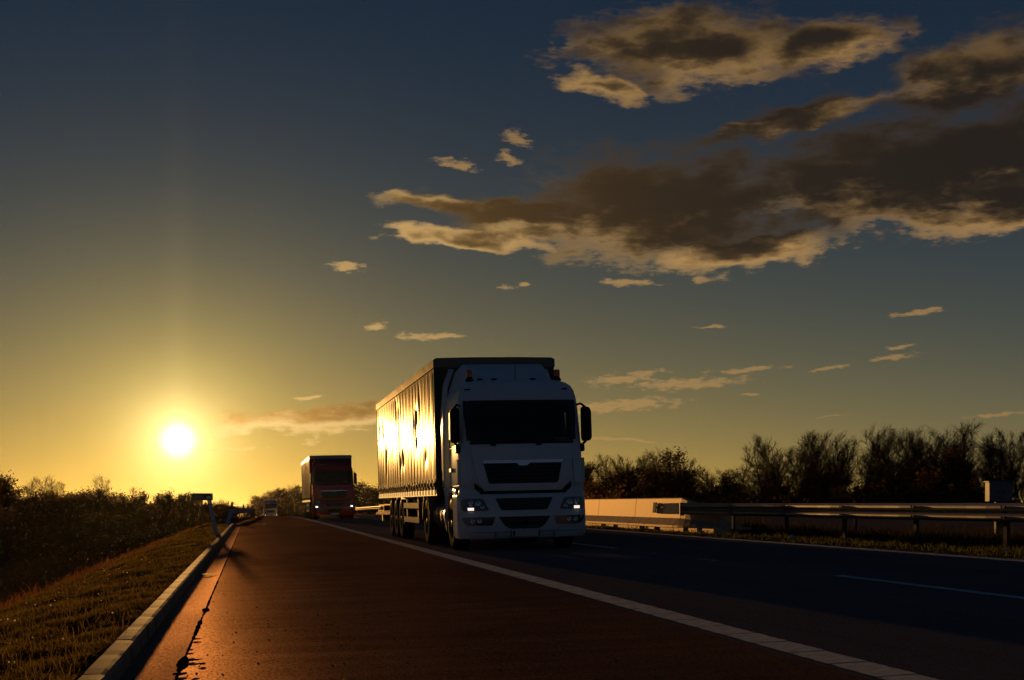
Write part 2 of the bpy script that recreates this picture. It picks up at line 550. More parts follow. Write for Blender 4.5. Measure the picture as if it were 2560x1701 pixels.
# ------------------------------------------------------------------ carriageway
def asphalt(name, c1, c2, rough, streak, bstr, sheen=0.02):
    m = bpy.data.materials.new(name); m.use_nodes = True
    n, l = m.node_tree.nodes, m.node_tree.links
    b = n['Principled BSDF']
    t = n.new('ShaderNodeTexCoord')

    def noise(scale, st, detail=5.0, ro=0.6):
        mp = n.new('ShaderNodeMapping'); mp.inputs['Scale'].default_value = st
        l.new(t.outputs['Object'], mp.inputs[0])
        q = n.new('ShaderNodeTexNoise'); q.inputs['Scale'].default_value = scale
        q.inputs['Detail'].default_value = detail; q.inputs['Roughness'].default_value = ro
        l.new(mp.outputs[0], q.inputs['Vector'])
        return q.outputs[0]

    def mx(op, a, b_):
        q = n.new('ShaderNodeMath'); q.operation = op
        for i, v in enumerate((a, b_)):
            if isinstance(v, bpy.types.NodeSocket):
                l.new(v, q.inputs[i])
            else:
                q.inputs[i].default_value = v
        return q.outputs[0]
    big = noise(0.35, (1, 0.25, 1))                 # patches drawn out along the road
    cross = noise(1.0, streak, 5.0, 0.7)                 # bands left across the lane by the paver
    fine = noise(60, (1, 0.45, 1), 3.0, 0.75)
    s = mx('ADD', mx('MULTIPLY', big, 0.30), mx('ADD', mx('MULTIPLY', cross, 0.20), mx('MULTIPLY', fine, 0.65)))
    rp = n.new('ShaderNodeValToRGB')
    rp.color_ramp.elements[0].position = 0.40; rp.color_ramp.elements[0].color = (*c1, 1)
    rp.color_ramp.elements[1].position = 0.72; rp.color_ramp.elements[1].color = (*c2, 1)
    l.new(s, rp.inputs[0])
    n.remove(b)
    df = n.new('ShaderNodeBsdfDiffuse'); df.inputs['Roughness'].default_value = 0.6; l.new(rp.outputs[0], df.inputs[0])
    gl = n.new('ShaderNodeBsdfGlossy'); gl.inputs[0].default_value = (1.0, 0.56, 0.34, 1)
    mr = n.new('ShaderNodeMapRange'); mr.inputs[1].default_value = 0.35; mr.inputs[2].default_value = 0.65
    mr.inputs[3].default_value = rough - 0.03; mr.inputs[4].default_value = rough + 0.03
    l.new(cross, mr.inputs[0]); l.new(mr.outputs[0], gl.inputs['Roughness'])
    bp = n.new('ShaderNodeBump'); bp.inputs['Strength'].default_value = bstr; bp.inputs['Distance'].default_value = 0.006
    l.new(mx('ADD', fine, mx('MULTIPLY', cross, 0.25)), bp.inputs['Height'])
    l.new(bp.outputs[0], df.inputs['Normal'])
    ms = n.new('ShaderNodeMixShader')
    mg = n.new('ShaderNodeMapRange'); mg.inputs[1].default_value = 0.47; mg.inputs[2].default_value = 0.70
    mg.inputs[3].default_value = sheen * 0.35; mg.inputs[4].default_value = sheen * 1.9
    l.new(s, mg.inputs[0]); l.new(mg.outputs[0], ms.inputs[0])
    l.new(df.outputs[0], ms.inputs[1]); l.new(gl.outputs[0], ms.inputs[2]); l.new(ms.outputs[0], n['Material Output'].inputs[0])
    return m


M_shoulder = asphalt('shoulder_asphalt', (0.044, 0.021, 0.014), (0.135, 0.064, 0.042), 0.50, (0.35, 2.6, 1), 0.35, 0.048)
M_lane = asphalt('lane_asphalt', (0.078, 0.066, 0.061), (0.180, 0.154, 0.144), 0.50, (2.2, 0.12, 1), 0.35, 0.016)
M_gutter = asphalt('brushed_gutter_concrete', (0.09, 0.07, 0.055), (0.21, 0.165, 0.13), 0.52, (0.5, 9.0, 1), 0.5, 0.036)
KEND = 69.0


def edge_u(Y):
    """left edge of the pavement: it swings in once the kerb has ended"""
    return float(np.interp(Y, [KEND, 80, 105, 120, 160], [-0.84, -0.66, -0.06, 0.25, 0.7]))


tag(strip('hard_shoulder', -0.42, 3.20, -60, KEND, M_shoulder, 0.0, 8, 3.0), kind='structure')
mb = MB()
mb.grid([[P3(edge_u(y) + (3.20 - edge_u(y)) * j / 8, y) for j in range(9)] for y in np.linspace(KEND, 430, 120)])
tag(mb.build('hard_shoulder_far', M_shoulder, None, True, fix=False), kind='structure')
mb = MB()
mb.grid([[P3(-0.99 + (edge_u(y) + 0.99) * j / 4, y, 0.015 - 0.01 * j / 4) for j in range(5)] for y in np.linspace(KEND, 430, 120)])
tag(mb.build('verge', M_soil, None, True, fix=False), kind='structure')
tag(strip('road', 3.20, 10.36, -60, 430, M_lane, 0.0, 8, 3.0), kind='structure')
tag(strip('gutter', -0.80, -0.425, -60, KEND, M_gutter, 0.0, 8, 1.5, prof_fn=lambda u: -0.022 * max(0.0, 1 - ((u + 0.62) / 0.2) ** 2)), kind='structure')
tag(strip('opposite_road', 14.7, 25.9, -60, 430, M_lane, -0.22, 4, 4.0), kind='structure')

# kerb: separate stones with open joints
M_kerb = sheen_mat('kerb_concrete', (0.19, 0.15, 0.115), 0.6, 0.075, var=0.5, vscale=4, bump=0.6, bscale=45, coords='Position')
kerb = empty('kerb', (0, 0, 0)); tag(kerb, kind='structure')
kp = [(-0.90, -0.18), (-0.905, 0.088), (-0.893, 0.10), (-0.800, 0.10), (-0.780, 0.092), (-0.768, 0.070), (-0.755, -0.05), (-0.755, -0.18)]
KL = 1.0
km = {}
for v_ in range(5):
    mb = MB(); rr = random.Random(v_)
    jit = [(p[0] + rr.uniform(-.001, .001), p[1] + rr.uniform(-.001, .001)) for p in kp]
    nseg = 4; rows = []
    for s_ in range(nseg + 1):
        yy_ = 0.002 + (KL - 0.004) * s_ / nseg
        ch = 0.003 if s_ in (0, nseg) else 0
        rows.append([(p[0] + rr.uniform(-.0015, .0015), yy_, p[1] - (ch if p[1] > 0.05 else 0)) for p in jit])
    b0 = mb.grid(rows, True); npn = len(kp)
    mb.f.append(tuple(b0 + k for k in range(npn))); mb.f.append(tuple(b0 + nseg * npn + k for k in reversed(range(npn))))
    km[v_] = mb.mesh('kerb_stone', M_kerb)
rk = random.Random(3)
for i in range(67):
    y = 2 + i * KL
    o = link_mesh('kerb_stone', km[rk.randrange(5)], kerb, (float(xs(y)) + rk.uniform(-.0015, .0015), y, float(prof(y)) - CROSS * 0.83 + rk.uniform(-.0015, .0015)))
    o.rotation_euler = (math.atan(float(prof(y + KL) - prof(y)) / KL), 0, 0)
mb = MB()
for (a, b) in ((-60, 2),):
    yy = np.linspace(a, b, max(2, int((b - a) / 5)))
    mb.grid([[(p[0] + float(xs(y)), y, p[1] + float(prof(y)) - CROSS * .83) for p in kp] for y in yy], True)
mb.build('kerb_run', M_kerb, kerb, fix=False)

# bitumen seam between gutter and shoulder, ragged and blotched near by
M_tar = mat('bitumen_seam', (0.010, 0.009, 0.009), 1.0, spec=0.0, var=0.4, vscale=20)
M_tar.node_tree.nodes['Principled BSDF'].inputs['IOR'].default_value = 1.01
mb = MB(); yy = np.concatenate([np.linspace(3, 26, 700), np.linspace(26.2, KEND, 300)])
n1 = vnoise(yy * 6, yy * 0, 2); n2 = vnoise(yy * 1.3, yy * 0, 4); n3 = vnoise(yy * 8, yy * 0, 5)
wid = 0.004 + 0.007 * n1 + np.where(yy < 14, 0.036 * np.clip(n2 - 0.52, 0, 1) * 2 * (0.5 + n3), 0)
shift = 0.010 * (vnoise(yy * 0.7, yy * 0, 7) - 0.5) + np.where(yy < 14, 0.02 * np.clip(n2 - 0.55, 0, 1) * n3, 0)
mb.grid([[P3(-0.424 - w, y, 0.004), P3(-0.424, y, 0.0065), P3(-0.424 + w + s, y, 0.004)] for y, w, s in zip(yy, wid, shift)])
tag(mb.build('bitumen_seam', M_tar, None, fix=False), kind='structure')


def blob(name, u, Y, rad, m, dz, seed, stretch=1.0):
    r_ = random.Random(seed); n = 14; mb = MB()
    pts = []
    for k in range(n):
        t = 2 * math.pi * k / n; q = rad * r_.uniform(0.55, 1.25)
        pts.append(P3(u + q * math.cos(t), Y + stretch * q * math.sin(t), dz))
    c = P3(u, Y, dz + 0.004); b = len(mb.v); mb.v += [c] + pts
    for k in range(n):
        mb.f.append((b, b + 1 + k, b + 1 + (k + 1) % n))
    return mb, mb.build(name, m, None, fix=False)


for i, (u, y, r_) in enumerate([(-0.40, 10.8, .035), (-0.41, 10.0, .03), (-0.36, 9.35, .045), (-0.30, 9.1, .03), (-0.40, 8.6, .05), (-0.31, 8.3, .025)]):
    tag(blob('bitumen_patch', u, y, r_, M_tar, 0.008, i, 2.2)[1], kind='structure')

# earth washed over the gutter (a dark tongue)
mbm, o = blob('mud_tongue', -0.60, 21.0, 0.13, mat('damp_mud', (0.03, 0.022, 0.015), 0.8, bump=0.5, bscale=30), 0.0, 77, 1.2)
tag(o, kind='structure')

# small dark stones strewn on the shoulder
M_grit = mat('dark_grit', (0.03, 0.026, 0.024), 0.8)
gv_, gf_ = [], []
for k in range(300):
    y = 7.5 + 45 * rng.random() ** 1.8; u = -0.38 + 3.5 * rng.random() ** 1.6
    s = rng.uniform(0.003, 0.009); x, y_, z = P3(u, y)
    b = len(gv_)
    gv_ += [(x - s, y_, z), (x, y_ - s * 1.3, z), (x + s * 1.2, y_, z), (x, y_ + s, z), (x, y_, z + s * 0.7)]
    gf_ += [(b, b + 1, b + 4), (b + 1, b + 2, b + 4), (b + 2, b + 3, b + 4), (b + 3, b, b + 4)]
tag(link_mesh('grit', np_mesh('grit', np.array(gv_), np.array(gf_), M_grit)), label='dark grit scattered over the hard shoulder', cat='grit', kind='stuff')

# painted lines: the near one is laid in ribbed pieces
M_line = mat('line_paint', (0.40, 0.42, 0.46), 0.9, spec=0.0, var=0.22, vscale=14, bump=0.5, bscale=90)
M_line_old = mat('worn_line_paint', (0.52, 0.52, 0.54), 0.9, spec=0.0, var=0.4, vscale=9, bump=0.4, bscale=90)
near_line = empty('edge_line'); tag(near_line, kind='structure')
SEG = 0.62
lm = []
for v_ in range(4):
    rr = random.Random(20 + v_); mb = MB()
    nu_, ny_ = 6, 8
    rows = []
    for s_ in range(ny_ + 1):
        t = s_ / ny_
        zt = 0.004 + 0.0012 * (1 - t)
        l_, r__ = 3.265 + rr.uniform(-.005, .004), 3.515 + rr.uniform(-.007, .007)
        skew = 0.05 * (t - 0.5)
        rows.append([(l_ - .004, t * (SEG - .004), 0.001)] + [(l_ + (r__ - l_) * j / nu_, t * (SEG - .004) + 0.04 * (j / nu_ - 0.5), zt + CROSS * (3.25 + .27 * j / nu_ - 3.39)) for j in range(nu_ + 1)] + [(r__ + .004, t * (SEG - .004), 0.001)])
    mb.grid(rows)
    lm.append(mb.mesh('line_piece', M_line))
rk = random.Random(5)
y = 4.0
while y < 62:
    o = link_mesh('line_piece', lm[rk.randrange(4)], near_line, (float(xs(y)), y, rz(3.39, y)))
    o.rotation_euler = (math.atan(G), 0, 0)
    y += SEG
strip('line_run', 3.265, 3.515, 62, 260, M_line, 0.005, 2, 2.0, near_line)
tag(strip('median_edge_line', 9.95, 10.17, -20, 260, M_line_old, 0.005, 2, 0.35, edge=0.022, seed=4), kind='structure')
lane_line = empty('lane_line'); tag(lane_line, kind='structure')
for k in range(-2, 14):
    y0 = 9.65 + k * 16.2
    strip('dash', 6.66, 6.81, y0, y0 + 6.0, M_line_old, 0.005, 2, 0.4, lane_line, edge=0.012, seed=30 + k)
for i, (u, y, r_) in enumerate([(6.72, 20.6, .10), (6.74, 12.2, .04), (6.76, 20.2, .06), (6.70, 23.2, .05)]):
    b, o = blob('worn_dash', u, y, r_, M_line_old, 0.004, 50 + i, 1.6)
    o.parent = lane_line

# ================================================================== grass
def blades(n, ufun, h0, h1, width, lean, seed, clump=0.0, y0=6.0, y1=70.0, power=2.0, wob=1.0):
    r_ = np.random.default_rng(seed)
    t = r_.random(n)
    Y = (y0 ** (1 - power) + t * (y1 ** (1 - power) - y0 ** (1 - power))) ** (1 / (1 - power)) if power != 1 else y0 * (y1 / y0) ** t
    U = ufun(r_.random(n), Y)
    if clump:
        cl = vnoise(U * 3.1, Y * 1.6, seed) * 0.6 + vnoise(U * 7, Y * 4, seed + 1) * 0.4
        keep = r_.random(n) < np.clip((cl - 0.2) * 2.2, 0.08, 1)
        U, Y, cl = U[keep], Y[keep], cl[keep]
        hs = np.clip(0.45 + 1.3 * (cl - 0.3), 0.3, 1.5)
    else:
        hs = np.ones(len(U))
    n = len(U)
    Z = ground_z(U, Y); X = U + xs(Y)
    h = (h0 + (h1 - h0) * r_.random(n) ** 1.7) * hs
    a = r_.random(n) * 2 * np.pi; la = r_.random(n) * 2 * np.pi
    w = width * (0.6 + 0.8 * r_.random(n)) * np.maximum(1, Y / 26.0)
    dx, dy = np.cos(a) * w * .5, np.sin(a) * w * .5
    lx, ly = np.cos(la) * lean * h * r_.random(n) * wob, np.sin(la) * lean * h * r_.random(n) * wob
    b = np.stack([X, Y, Z - 0.01], -1)
    v = np.empty((n, 5, 3))
    v[:, 0] = b + np.stack([dx, dy, 0 * dx], -1); v[:, 1] = b - np.stack([dx, dy, 0 * dx], -1)
    mid = b + np.stack([lx * .35, ly * .35, h * .6], -1)
    v[:, 2] = mid + np.stack([dx, dy, 0 * dx], -1) * .75; v[:, 3] = mid - np.stack([dx, dy, 0 * dx], -1) * .75
    v[:, 4] = b + np.stack([lx, ly, h * (1 - 0.25 * lean)], -1)
    base = (np.arange(n) * 5)[:, None]
    f = np.concatenate([base + [0, 1, 3], base + [0, 3, 2], base + [2, 3, 4]])
    return v.reshape(-1, 3), f


M_grass = leafmat('verge_grass', (0.115, 0.074, 0.016), 0.55, 0.5)
M_dry = leafmat('dry_field_grass', (0.16, 0.062, 0.020), 0.4, 0.4)
M_grass2 = leafmat('median_grass', (0.075, 0.070, 0.022), 0.4, 0.4)
v, f = blades(230000, lambda t, Y: -0.93 - 2.75 * t, 0.025, 0.10, 0.006, 0.9, 11, 1.0, 7.0, 75, 2.0)
tag(link_mesh('verge_grass', np_mesh('verge_grass', v, f, M_grass)), 'short tufted grass on the verge left of the kerb', 'grass', kind='stuff')
v, f = blades(4500, lambda t, Y: -0.95 - 2.6 * t, 0.09, 0.24, 0.004, 1.3, 17, 0.0, 7.5, 60, 2.0)
tag(link_mesh('dry_stalks', np_mesh('dry_stalks', v, f, leafmat('dry_stalk', (0.15, 0.095, 0.035), 0.5, 0.4))), 'thin dry stalks standing out of the verge grass', 'grass stalks', kind='stuff')
v, f = blades(60000, lambda t, Y: -3.5 - 8 * t - 0 * Y, 0.08, 0.35, 0.012, 0.8, 12, 1.0, 10, 240, 1.3)
tag(link_mesh('bank_grass', np_mesh('bank_grass', v, f, M_dry)), 'long rusty grass on the bank below the verge', 'grass', kind='stuff')
v, f = blades(90000, lambda t, Y: -9 - 34 * t * np.minimum(Y / 110.0, 2.0), 0.35, 1.1, 0.022, 0.6, 13, 1.0, 55, 240, 1.2)
tag(link_mesh('field_grass', np_mesh('field_grass', v, f, M_dry)), 'tall reddish dry grass in the low field at left', 'grass', kind='stuff')
v, f = blades(70000, lambda t, Y: 10.40 + 4.2 * t ** 0.8, 0.04, 0.17, 0.010, 0.8, 14, 1.0, 9, 80, 1.6)
tag(link_mesh('median_grass', np_mesh('median_grass', v, f, M_grass2)), 'low grass and weeds along the median strip', 'grass', kind='stuff')

v, f = blades(60000, lambda t, Y: 12.4 + 2.3 * t, 0.15, 0.62, 0.012, 0.7, 15, 1.0, 9, 90, 1.5)
tag(link_mesh('median_scrub', np_mesh('median_scrub', v, f, leafmat('scrub', (0.05, 0.038, 0.018), 0.3, 0.4))), 'dark scrub growing behind the median guardrail', 'scrub', kind='stuff')

# fluffy seed heads that catch the sun
M_fluff = leafmat('seed_fluff', (0.75, 0.70, 0.58), 0.6, 0.1)
r_ = np.random.default_rng(21)
sv, sf = [], []


def seedhead(x, y, z, h, s):
    for k in range(10):
        d = r_.normal(size=3); d /= np.linalg.norm(d); e = np.cross(d, r_.normal(size=3)); e /= np.linalg.norm(e)
        c = np.array([x, y, z + h]); b = len(sv)
        sv.extend([tuple(c), tuple(c + d * s + e * s * .3), tuple(c + d * s - e * s * .3)]); sf.append((b, b + 1, b + 2))


for k in range(75):
    y = 9 + 32 * r_.random() ** 1.5; u = -1.05 - 2.3 * r_.random()
    seedhead(u, y, float(ground_z(np.array([u]), np.array([y]))[0]), r_.uniform(.04, .11), r_.uniform(.004, .010))
for k in range(150):
    azd = r_.uniform(-9.8, -4.5); d = r_.uniform(70, 180); x, y = polar(azd, d)
    seedhead(x, y, float(ground_z(np.array([x]), np.array([y]))[0]), r_.uniform(.5, 2.6), r_.uniform(.012, .028))
tag(link_mesh('seed_heads', np_mesh('seed_heads', np.array(sv), np.array(sf), M_fluff)), 'pale fluffy seed heads dotted through the grass at left', 'seed heads', kind='stuff')

# ================================================================== trees
M_bark = mat('bark', (0.055, 0.042, 0.032), 0.9, spec=0.1, var=0.3, vscale=6)
M_twig = mat('twigs', (0.060, 0.040, 0.028), 0.9, spec=0.1)
M_leaf_brown = leafmat('autumn_leaves', (0.10, 0.050, 0.016), 0.45, 0.4)
M_leaf_dark = leafmat('dark_leaves', (0.060, 0.032, 0.013), 0.28, 0.4)


class Tree:
    def __init__(self, seed):
        self.r = random.Random(seed); self.seg = []; self.tips = []

    def branch(self, p, d, L, rad, nseg, up, wig):
        r = self.r; pts = [p.copy()]; d = d.normalized(); rads = [rad]
        for i in range(nseg):
            d = (d + Vector((r.gauss(0, wig), r.gauss(0, wig), r.gauss(0, wig) + up))).normalized()
            p = p + d * (L / nseg); pts.append(p.copy()); rads.append(rad * (1 - 0.8 * (i + 1) / nseg))
        for i in range(nseg):
            self.seg.append((pts[i], pts[i + 1], rads[i], rads[i + 1]))
        return pts

    @staticmethod
    def at(pts, t):
        q = t * (len(pts) - 1); i = min(int(q), len(pts) - 2)
        return pts[i].lerp(pts[i + 1], q - i), (pts[i + 1] - pts[i]).normalized()


def side(r, d, ang):
    a = r.uniform(0, 2 * math.pi)
    o = d.orthogonal().normalized(); o2 = d.cross(o)
    return d * math.cos(ang) + (o * math.cos(a) + o2 * math.sin(a)) * math.sin(ang)


def segs_mesh(name, segs, m, n=3, minr=0.0):
    P0 = np.array([s[0] for s in segs]); P1 = np.array([s[1] for s in segs])
    r0 = np.maximum(np.array([s[2] for s in segs]), minr); r1 = np.maximum(np.array([s[3] for s in segs]), minr * .6)
    d = P1 - P0; d /= np.linalg.norm(d, axis=1)[:, None] + 1e-9
    ref = np.where(np.abs(d[:, 2:3]) > 0.9, np.array([[1., 0, 0]]), np.array([[0, 0, 1.]]))
    a = np.cross(d, ref); a /= np.linalg.norm(a, axis=1)[:, None]; b = np.cross(d, a)
    vs = np.empty((len(segs), 2 * n, 3))
    for k in range(n):
        t = 2 * math.pi * k / n
        o = a * math.cos(t) + b * math.sin(t)
        vs[:, k] = P0 + o * r0[:, None]; vs[:, n + k] = P1 + o * r1[:, None]
    base = (np.arange(len(segs)) * 2 * n)[:, None]
    f = np.concatenate([base + [k, (k + 1) % n, n + (k + 1) % n, n + k] for k in range(n)])
    return np_mesh(name, vs.reshape(-1, 3), f, m, True, 4)


def leaf_mesh(name, pts, size, m, seed, per=1, spread=0.3):
    r_ = np.random.default_rng(seed)
    C = np.repeat(np.array(pts), per, axis=0); n = len(C)
    C = C + r_.normal(size=(n, 3)) * spread
    d = r_.normal(size=(n, 3)); d /= np.linalg.norm(d, axis=1)[:, None]
    e = np.cross(d, r_.normal(size=(n, 3))); e /= np.linalg.norm(e, axis=1)[:, None]
    s = size * (0.5 + r_.random((n, 1)))
    v = np.stack([C - d * s, C + e * s * .5, C + d * s, C - e * s * .5], 1).reshape(-1, 3)
    return np_mesh(name, v, np.arange(4 * n).reshape(-1, 4), m, False, 4)


def bare_tree(seed, H, spread_, leaves=0, thick=1.0, ang=(0.35, 0.75), start=0.22):
    T = Tree(seed); r = T.r
    trunk = T.branch(Vector((0, 0, -0.3)), Vector((r.gauss(0, .04), r.gauss(0, .04), 1)), H * 0.93, 0.0125 * H * thick, 12, 0.02, 0.05)
    tr_seg = T.seg; T.seg = []
    lp = []
    nb = int(30 + r.random() * 8)
    for i in range(nb):
        t = start + (0.98 - start) * (i + r.random()) / nb
        p, d = T.at(trunk, t)
        L = spread_ * (1.15 - 0.75 * t) * r.uniform(0.6, 1.15) * (0.55 + 0.45 * min(1, (t - start) * 4))
        b1 = T.branch(p, side(r, d, r.uniform(*ang)), L, 0.0050 * H * (1.1 - t) * thick, 6, 0.075, 0.09)
        for j in range(int(6 + L * 1.5)):
            t2 = r.uniform(0.2, 1); p2, d2 = T.at(b1, t2)
            L2 = L * 0.48 * (1.2 - 0.6 * t2) * r.uniform(0.5, 1.2)
            b2 = T.branch(p2, side(r, d2, r.uniform(.35, .85)), L2, 0.0016 * H * thick, 4, 0.08, 0.15)
            for k in range(int(4 + L2 * 2.2)):
                p3, d3 = T.at(b2, r.uniform(.15, 1))
                b3 = T.branch(p3, side(r, d3, r.uniform(.3, .8)), L2 * r.uniform(.3, .65) + .15, 0.0009 * H, 2, 0.06, 0.15)
                lp.append(b3[-1])
    return tr_seg, T.seg, lp


def make_proto(name, kind, seed, H):
    root = empty(name)
    if kind == 'bare':
        ts, bs, lp = bare_tree(seed, H, H * 0.36, ang=(.40, .80), start=.24)
    elif kind == 'leafy':
        ts, bs, lp = bare_tree(seed, H, H * 0.34, ang=(.45, .95), start=.12)
    elif kind == 'dense':
        ts, bs, lp = bare_tree(seed, H, H * 0.42, ang=(.6, 1.2), start=.08)
    else:
        ts, bs, lp = [], [], []
        T = Tree(seed)
        for k in range(14):
            a = T.r.uniform(0, 6.28); b1 = T.branch(Vector((math.cos(a) * .3, math.sin(a) * .3, -.2)), Vector((math.cos(a) * .7, math.sin(a) * .7, 1.2)), H * T.r.uniform(.6, 1.1), .03, 6, .04, .12)
            ts += T.seg; T.seg = []
            for j in range(10):
                p, d = T.at(b1, T.r.uniform(.2, 1)); b2 = T.branch(p, side(T.r, d, T.r.uniform(.3, .9)), H * .3 * T.r.uniform(.5, 1.2), .012, 4, .05, .15)
                for q in range(6):
                    p3, d3 = T.at(b2, T.r.uniform(.1, 1)); b3 = T.branch(p3, side(T.r, d3, .6), H * .12, .008, 2, .03, .15); lp.append(b3[-1])
        bs = T.seg
    link_mesh('trunk', segs_mesh('trunk', ts, M_bark, 7), root)
    crown = link_mesh('crown', segs_mesh('crown', bs, M_twig, 3, 0.0105), root)
    rr = random.Random(seed)
    if kind == 'bare':
        lp2 = [p for p in lp if p.z < H * 0.48 and rr.random() < .25]
        if lp2:
            link_mesh('foliage', leaf_mesh('foliage', lp2, .12, M_leaf_brown, seed, 2, .25), crown)
    elif kind == 'leafy':
        lp2 = [p for p in lp if rr.random() < (.75 if p.z < H * .65 else .30)]
        link_mesh('foliage', leaf_mesh('foliage', lp2, .14, M_leaf_brown, seed, 4, .28), crown)
    elif kind == 'dense':
        link_mesh('foliage', leaf_mesh('foliage', lp, .16, M_leaf_dark, seed, 4, .34), crown)
    else:
        link_mesh('foliage', leaf_mesh('foliage', lp, .12, M_leaf_brown, seed, 5, .25), crown)
    return root


PROTO = {
    'bare': [make_proto('bare_tree', 'bare', s, 14.0) for s in (1, 2, 3, 4)],
    'leafy': [make_proto('autumn_tree', 'leafy', s, 11.0) for s in (11, 12, 13)],
    'dense': [make_proto('leafy_tree', 'dense', s, 10.0) for s in (21, 22, 23)],
    'shrub': [make_proto('shrub', 'shrub', s, 4.0) for s in (31, 32, 33)],
}
HP = {'bare': 14.0, 'leafy': 11.0, 'dense': 10.0, 'shrub': 4.0}
_ones = ['', 'first', 'second', 'third', 'fourth', 'fifth', 'sixth', 'seventh', 'eighth', 'ninth', 'tenth', 'eleventh', 'twelfth', 'thirteenth',
         'fourteenth', 'fifteenth', 'sixteenth', 'seventeenth', 'eighteenth', 'nineteenth']
_tens = {2: ('twentieth', 'twenty'), 3: ('thirtieth', 'thirty'), 4: ('fortieth', 'forty'), 5: ('fiftieth', 'fifty'), 6: ('sixtieth', 'sixty'), 7: ('seventieth', 'seventy'), 8: ('eightieth', 'eighty')}
ORD = [_ones[k] if k < 20 else (_tens[k // 10][0] if k % 10 == 0 else _tens[k // 10][1] + '-' + _ones[k % 10]) for k in range(1, 90)]
used = {}
rt = random.Random(99)


def plant(kind, azd, D, H, wide=1.0):
    ps = PROTO[kind]; i = rt.randrange(len(ps)); p = ps[i]
    if id(p) not in used:
        used[id(p)] = 1; o = p
    else:
        o = copy_tree(p)
    x, y = polar(azd, D)
    o.location = (x, y, float(ground_z(np.array([x - float(xs(y)) * (abs(x) < 60)]), np.array([y]))[0]) - 0.1)
    s = H / HP[kind]
    o.scale = (s * wide, s * wide, s); o.rotation_euler = (0, 0, rt.uniform(0, 6.28))
    return o


def finish_group(items, fmt, cat, group, rev=False):
    items.sort(key=lambda t: -t[0] if rev else t[0])
    for k, (a, o) in enumerate(items):
        o['label'] = fmt % ORD[min(k, len(ORD) - 1)]; o['category'] = cat; o['group'] = group


# right-hand wood: bare trees rising above an undergrowth
def top_elev(azd):
    """skyline of the right-hand wood, degrees above eye level"""
    return np.interp(azd, [12.5, 13.4, 15.2, 16.9, 17.9, 18.8, 19.8, 21.2, 22.5, 24.2, 25.8, 27.5, 29.0, 30.2, 33], [2.0, 2.15, 2.3, 2.5, 1.75, 1.75, 2.15, 3.05, 3.3, 3.3, 3.45, 3.5, 3.15, 3.05, 2.9])


wood = {'back': [], 'bare': [], 'leafy': [], 'shrub': [], 'dense': []}
a = 12.6
while a < 31.5:
    D = np.interp(a, [12, 31], [215, 138]) * rt.uniform(.95, 1.12)
    H = math.tan(R(float(top_elev(a)))) * D + 1 + 4.2
    k = 'bare' if a > 19.2 else rt.choice(['bare', 'bare', 'leafy'])
    wood[k].append((a, plant(k, a, D, H * rt.uniform(.90, 1.03), 1.05)))
    a += rt.uniform(.24, .42)
a = 12.5
while a < 31.5:                     # a second row behind
    D = np.interp(a, [12, 31], [240, 165]) * rt.uniform(.97, 1.08)
    H = math.tan(R(float(top_elev(a)))) * D + 1 + 4.2
    wood['back'].append((a, plant('bare', a, D, H * rt.uniform(.78, .95), 1.1)))
    a += rt.uniform(.45, .7)
a = 12.4
while a < 31.5:
    D = np.interp(a, [12, 31], [205, 130]) * rt.uniform(.93, 1.08)
    f_ = np.interp(a, [12, 18, 20, 25, 26.5, 28, 31], [.82, .92, .62, .66, .70, .60, .58])
    H = (math.tan(R(float(top_elev(a)))) * D + 5.2) * f_ * rt.uniform(.8, 1.02)
    wood['leafy'].append((a, plant('leafy', a, D, H, 1.25)))
    a += rt.uniform(.26, .44)
for a, f_ in ((24.6, .50), (25.4, .62), (26.1, .70), (27.4, .74), (19.0, .8), (18.1, .7), (22.4, .45), (23.6, .48), (28.4, .45)):
    D = np.interp(a, [12, 31], [198, 126]); H = (math.tan(R(float(top_elev(a)))) * D + 5.2) * f_
    wood['dense'].append((a, plant('dense', a, D, H, .75)))
a = 12.3
while a < 31.5:
    D = np.interp(a, [12, 31], [190, 118]) * rt.uniform(.92, 1.04)
    wood['shrub'].append((a, plant('shrub', a, D, rt.uniform(4.6, 6.6), 1.35)))
    a += rt.uniform(.55, .85)
finish_group(wood['bare'], 'tall bare-branched tree in the wood beyond the median, %s counting from the lorry', 'tree', 'bare trees in the right-hand wood')
finish_group(wood['back'], 'bare tree in the back row of the wood beyond the median, %s from the lorry', 'tree', 'back row of bare trees in the right-hand wood')
finish_group(wood['leafy'], 'tree with brown autumn leaves beyond the median, %s counting from the lorry', 'tree', 'autumn trees in the right-hand wood')
finish_group(wood['dense'], 'dark dense leafy tree in the wood beyond the median, %s counting from the lorry', 'tree', 'dense trees in the right-hand wood')
finish_group(wood['shrub'], 'dark brown shrub under the wood beyond the guardrail, %s counting from the lorry', 'shrub', 'undergrowth of the right-hand wood')

# left-hand wood in the low ground
lw = {'dense': [], 'bare': [], 'shrub': []}


def top_left(azd):
    return np.interp(azd, [-10, -9.3, -8.8, -8, -7, -6, -5, -4.2, -3.4, -2.7, -2.3], [1.30, 1.15, 0.68, .74, .80, .80, .74, .60, .64, .66, .30])


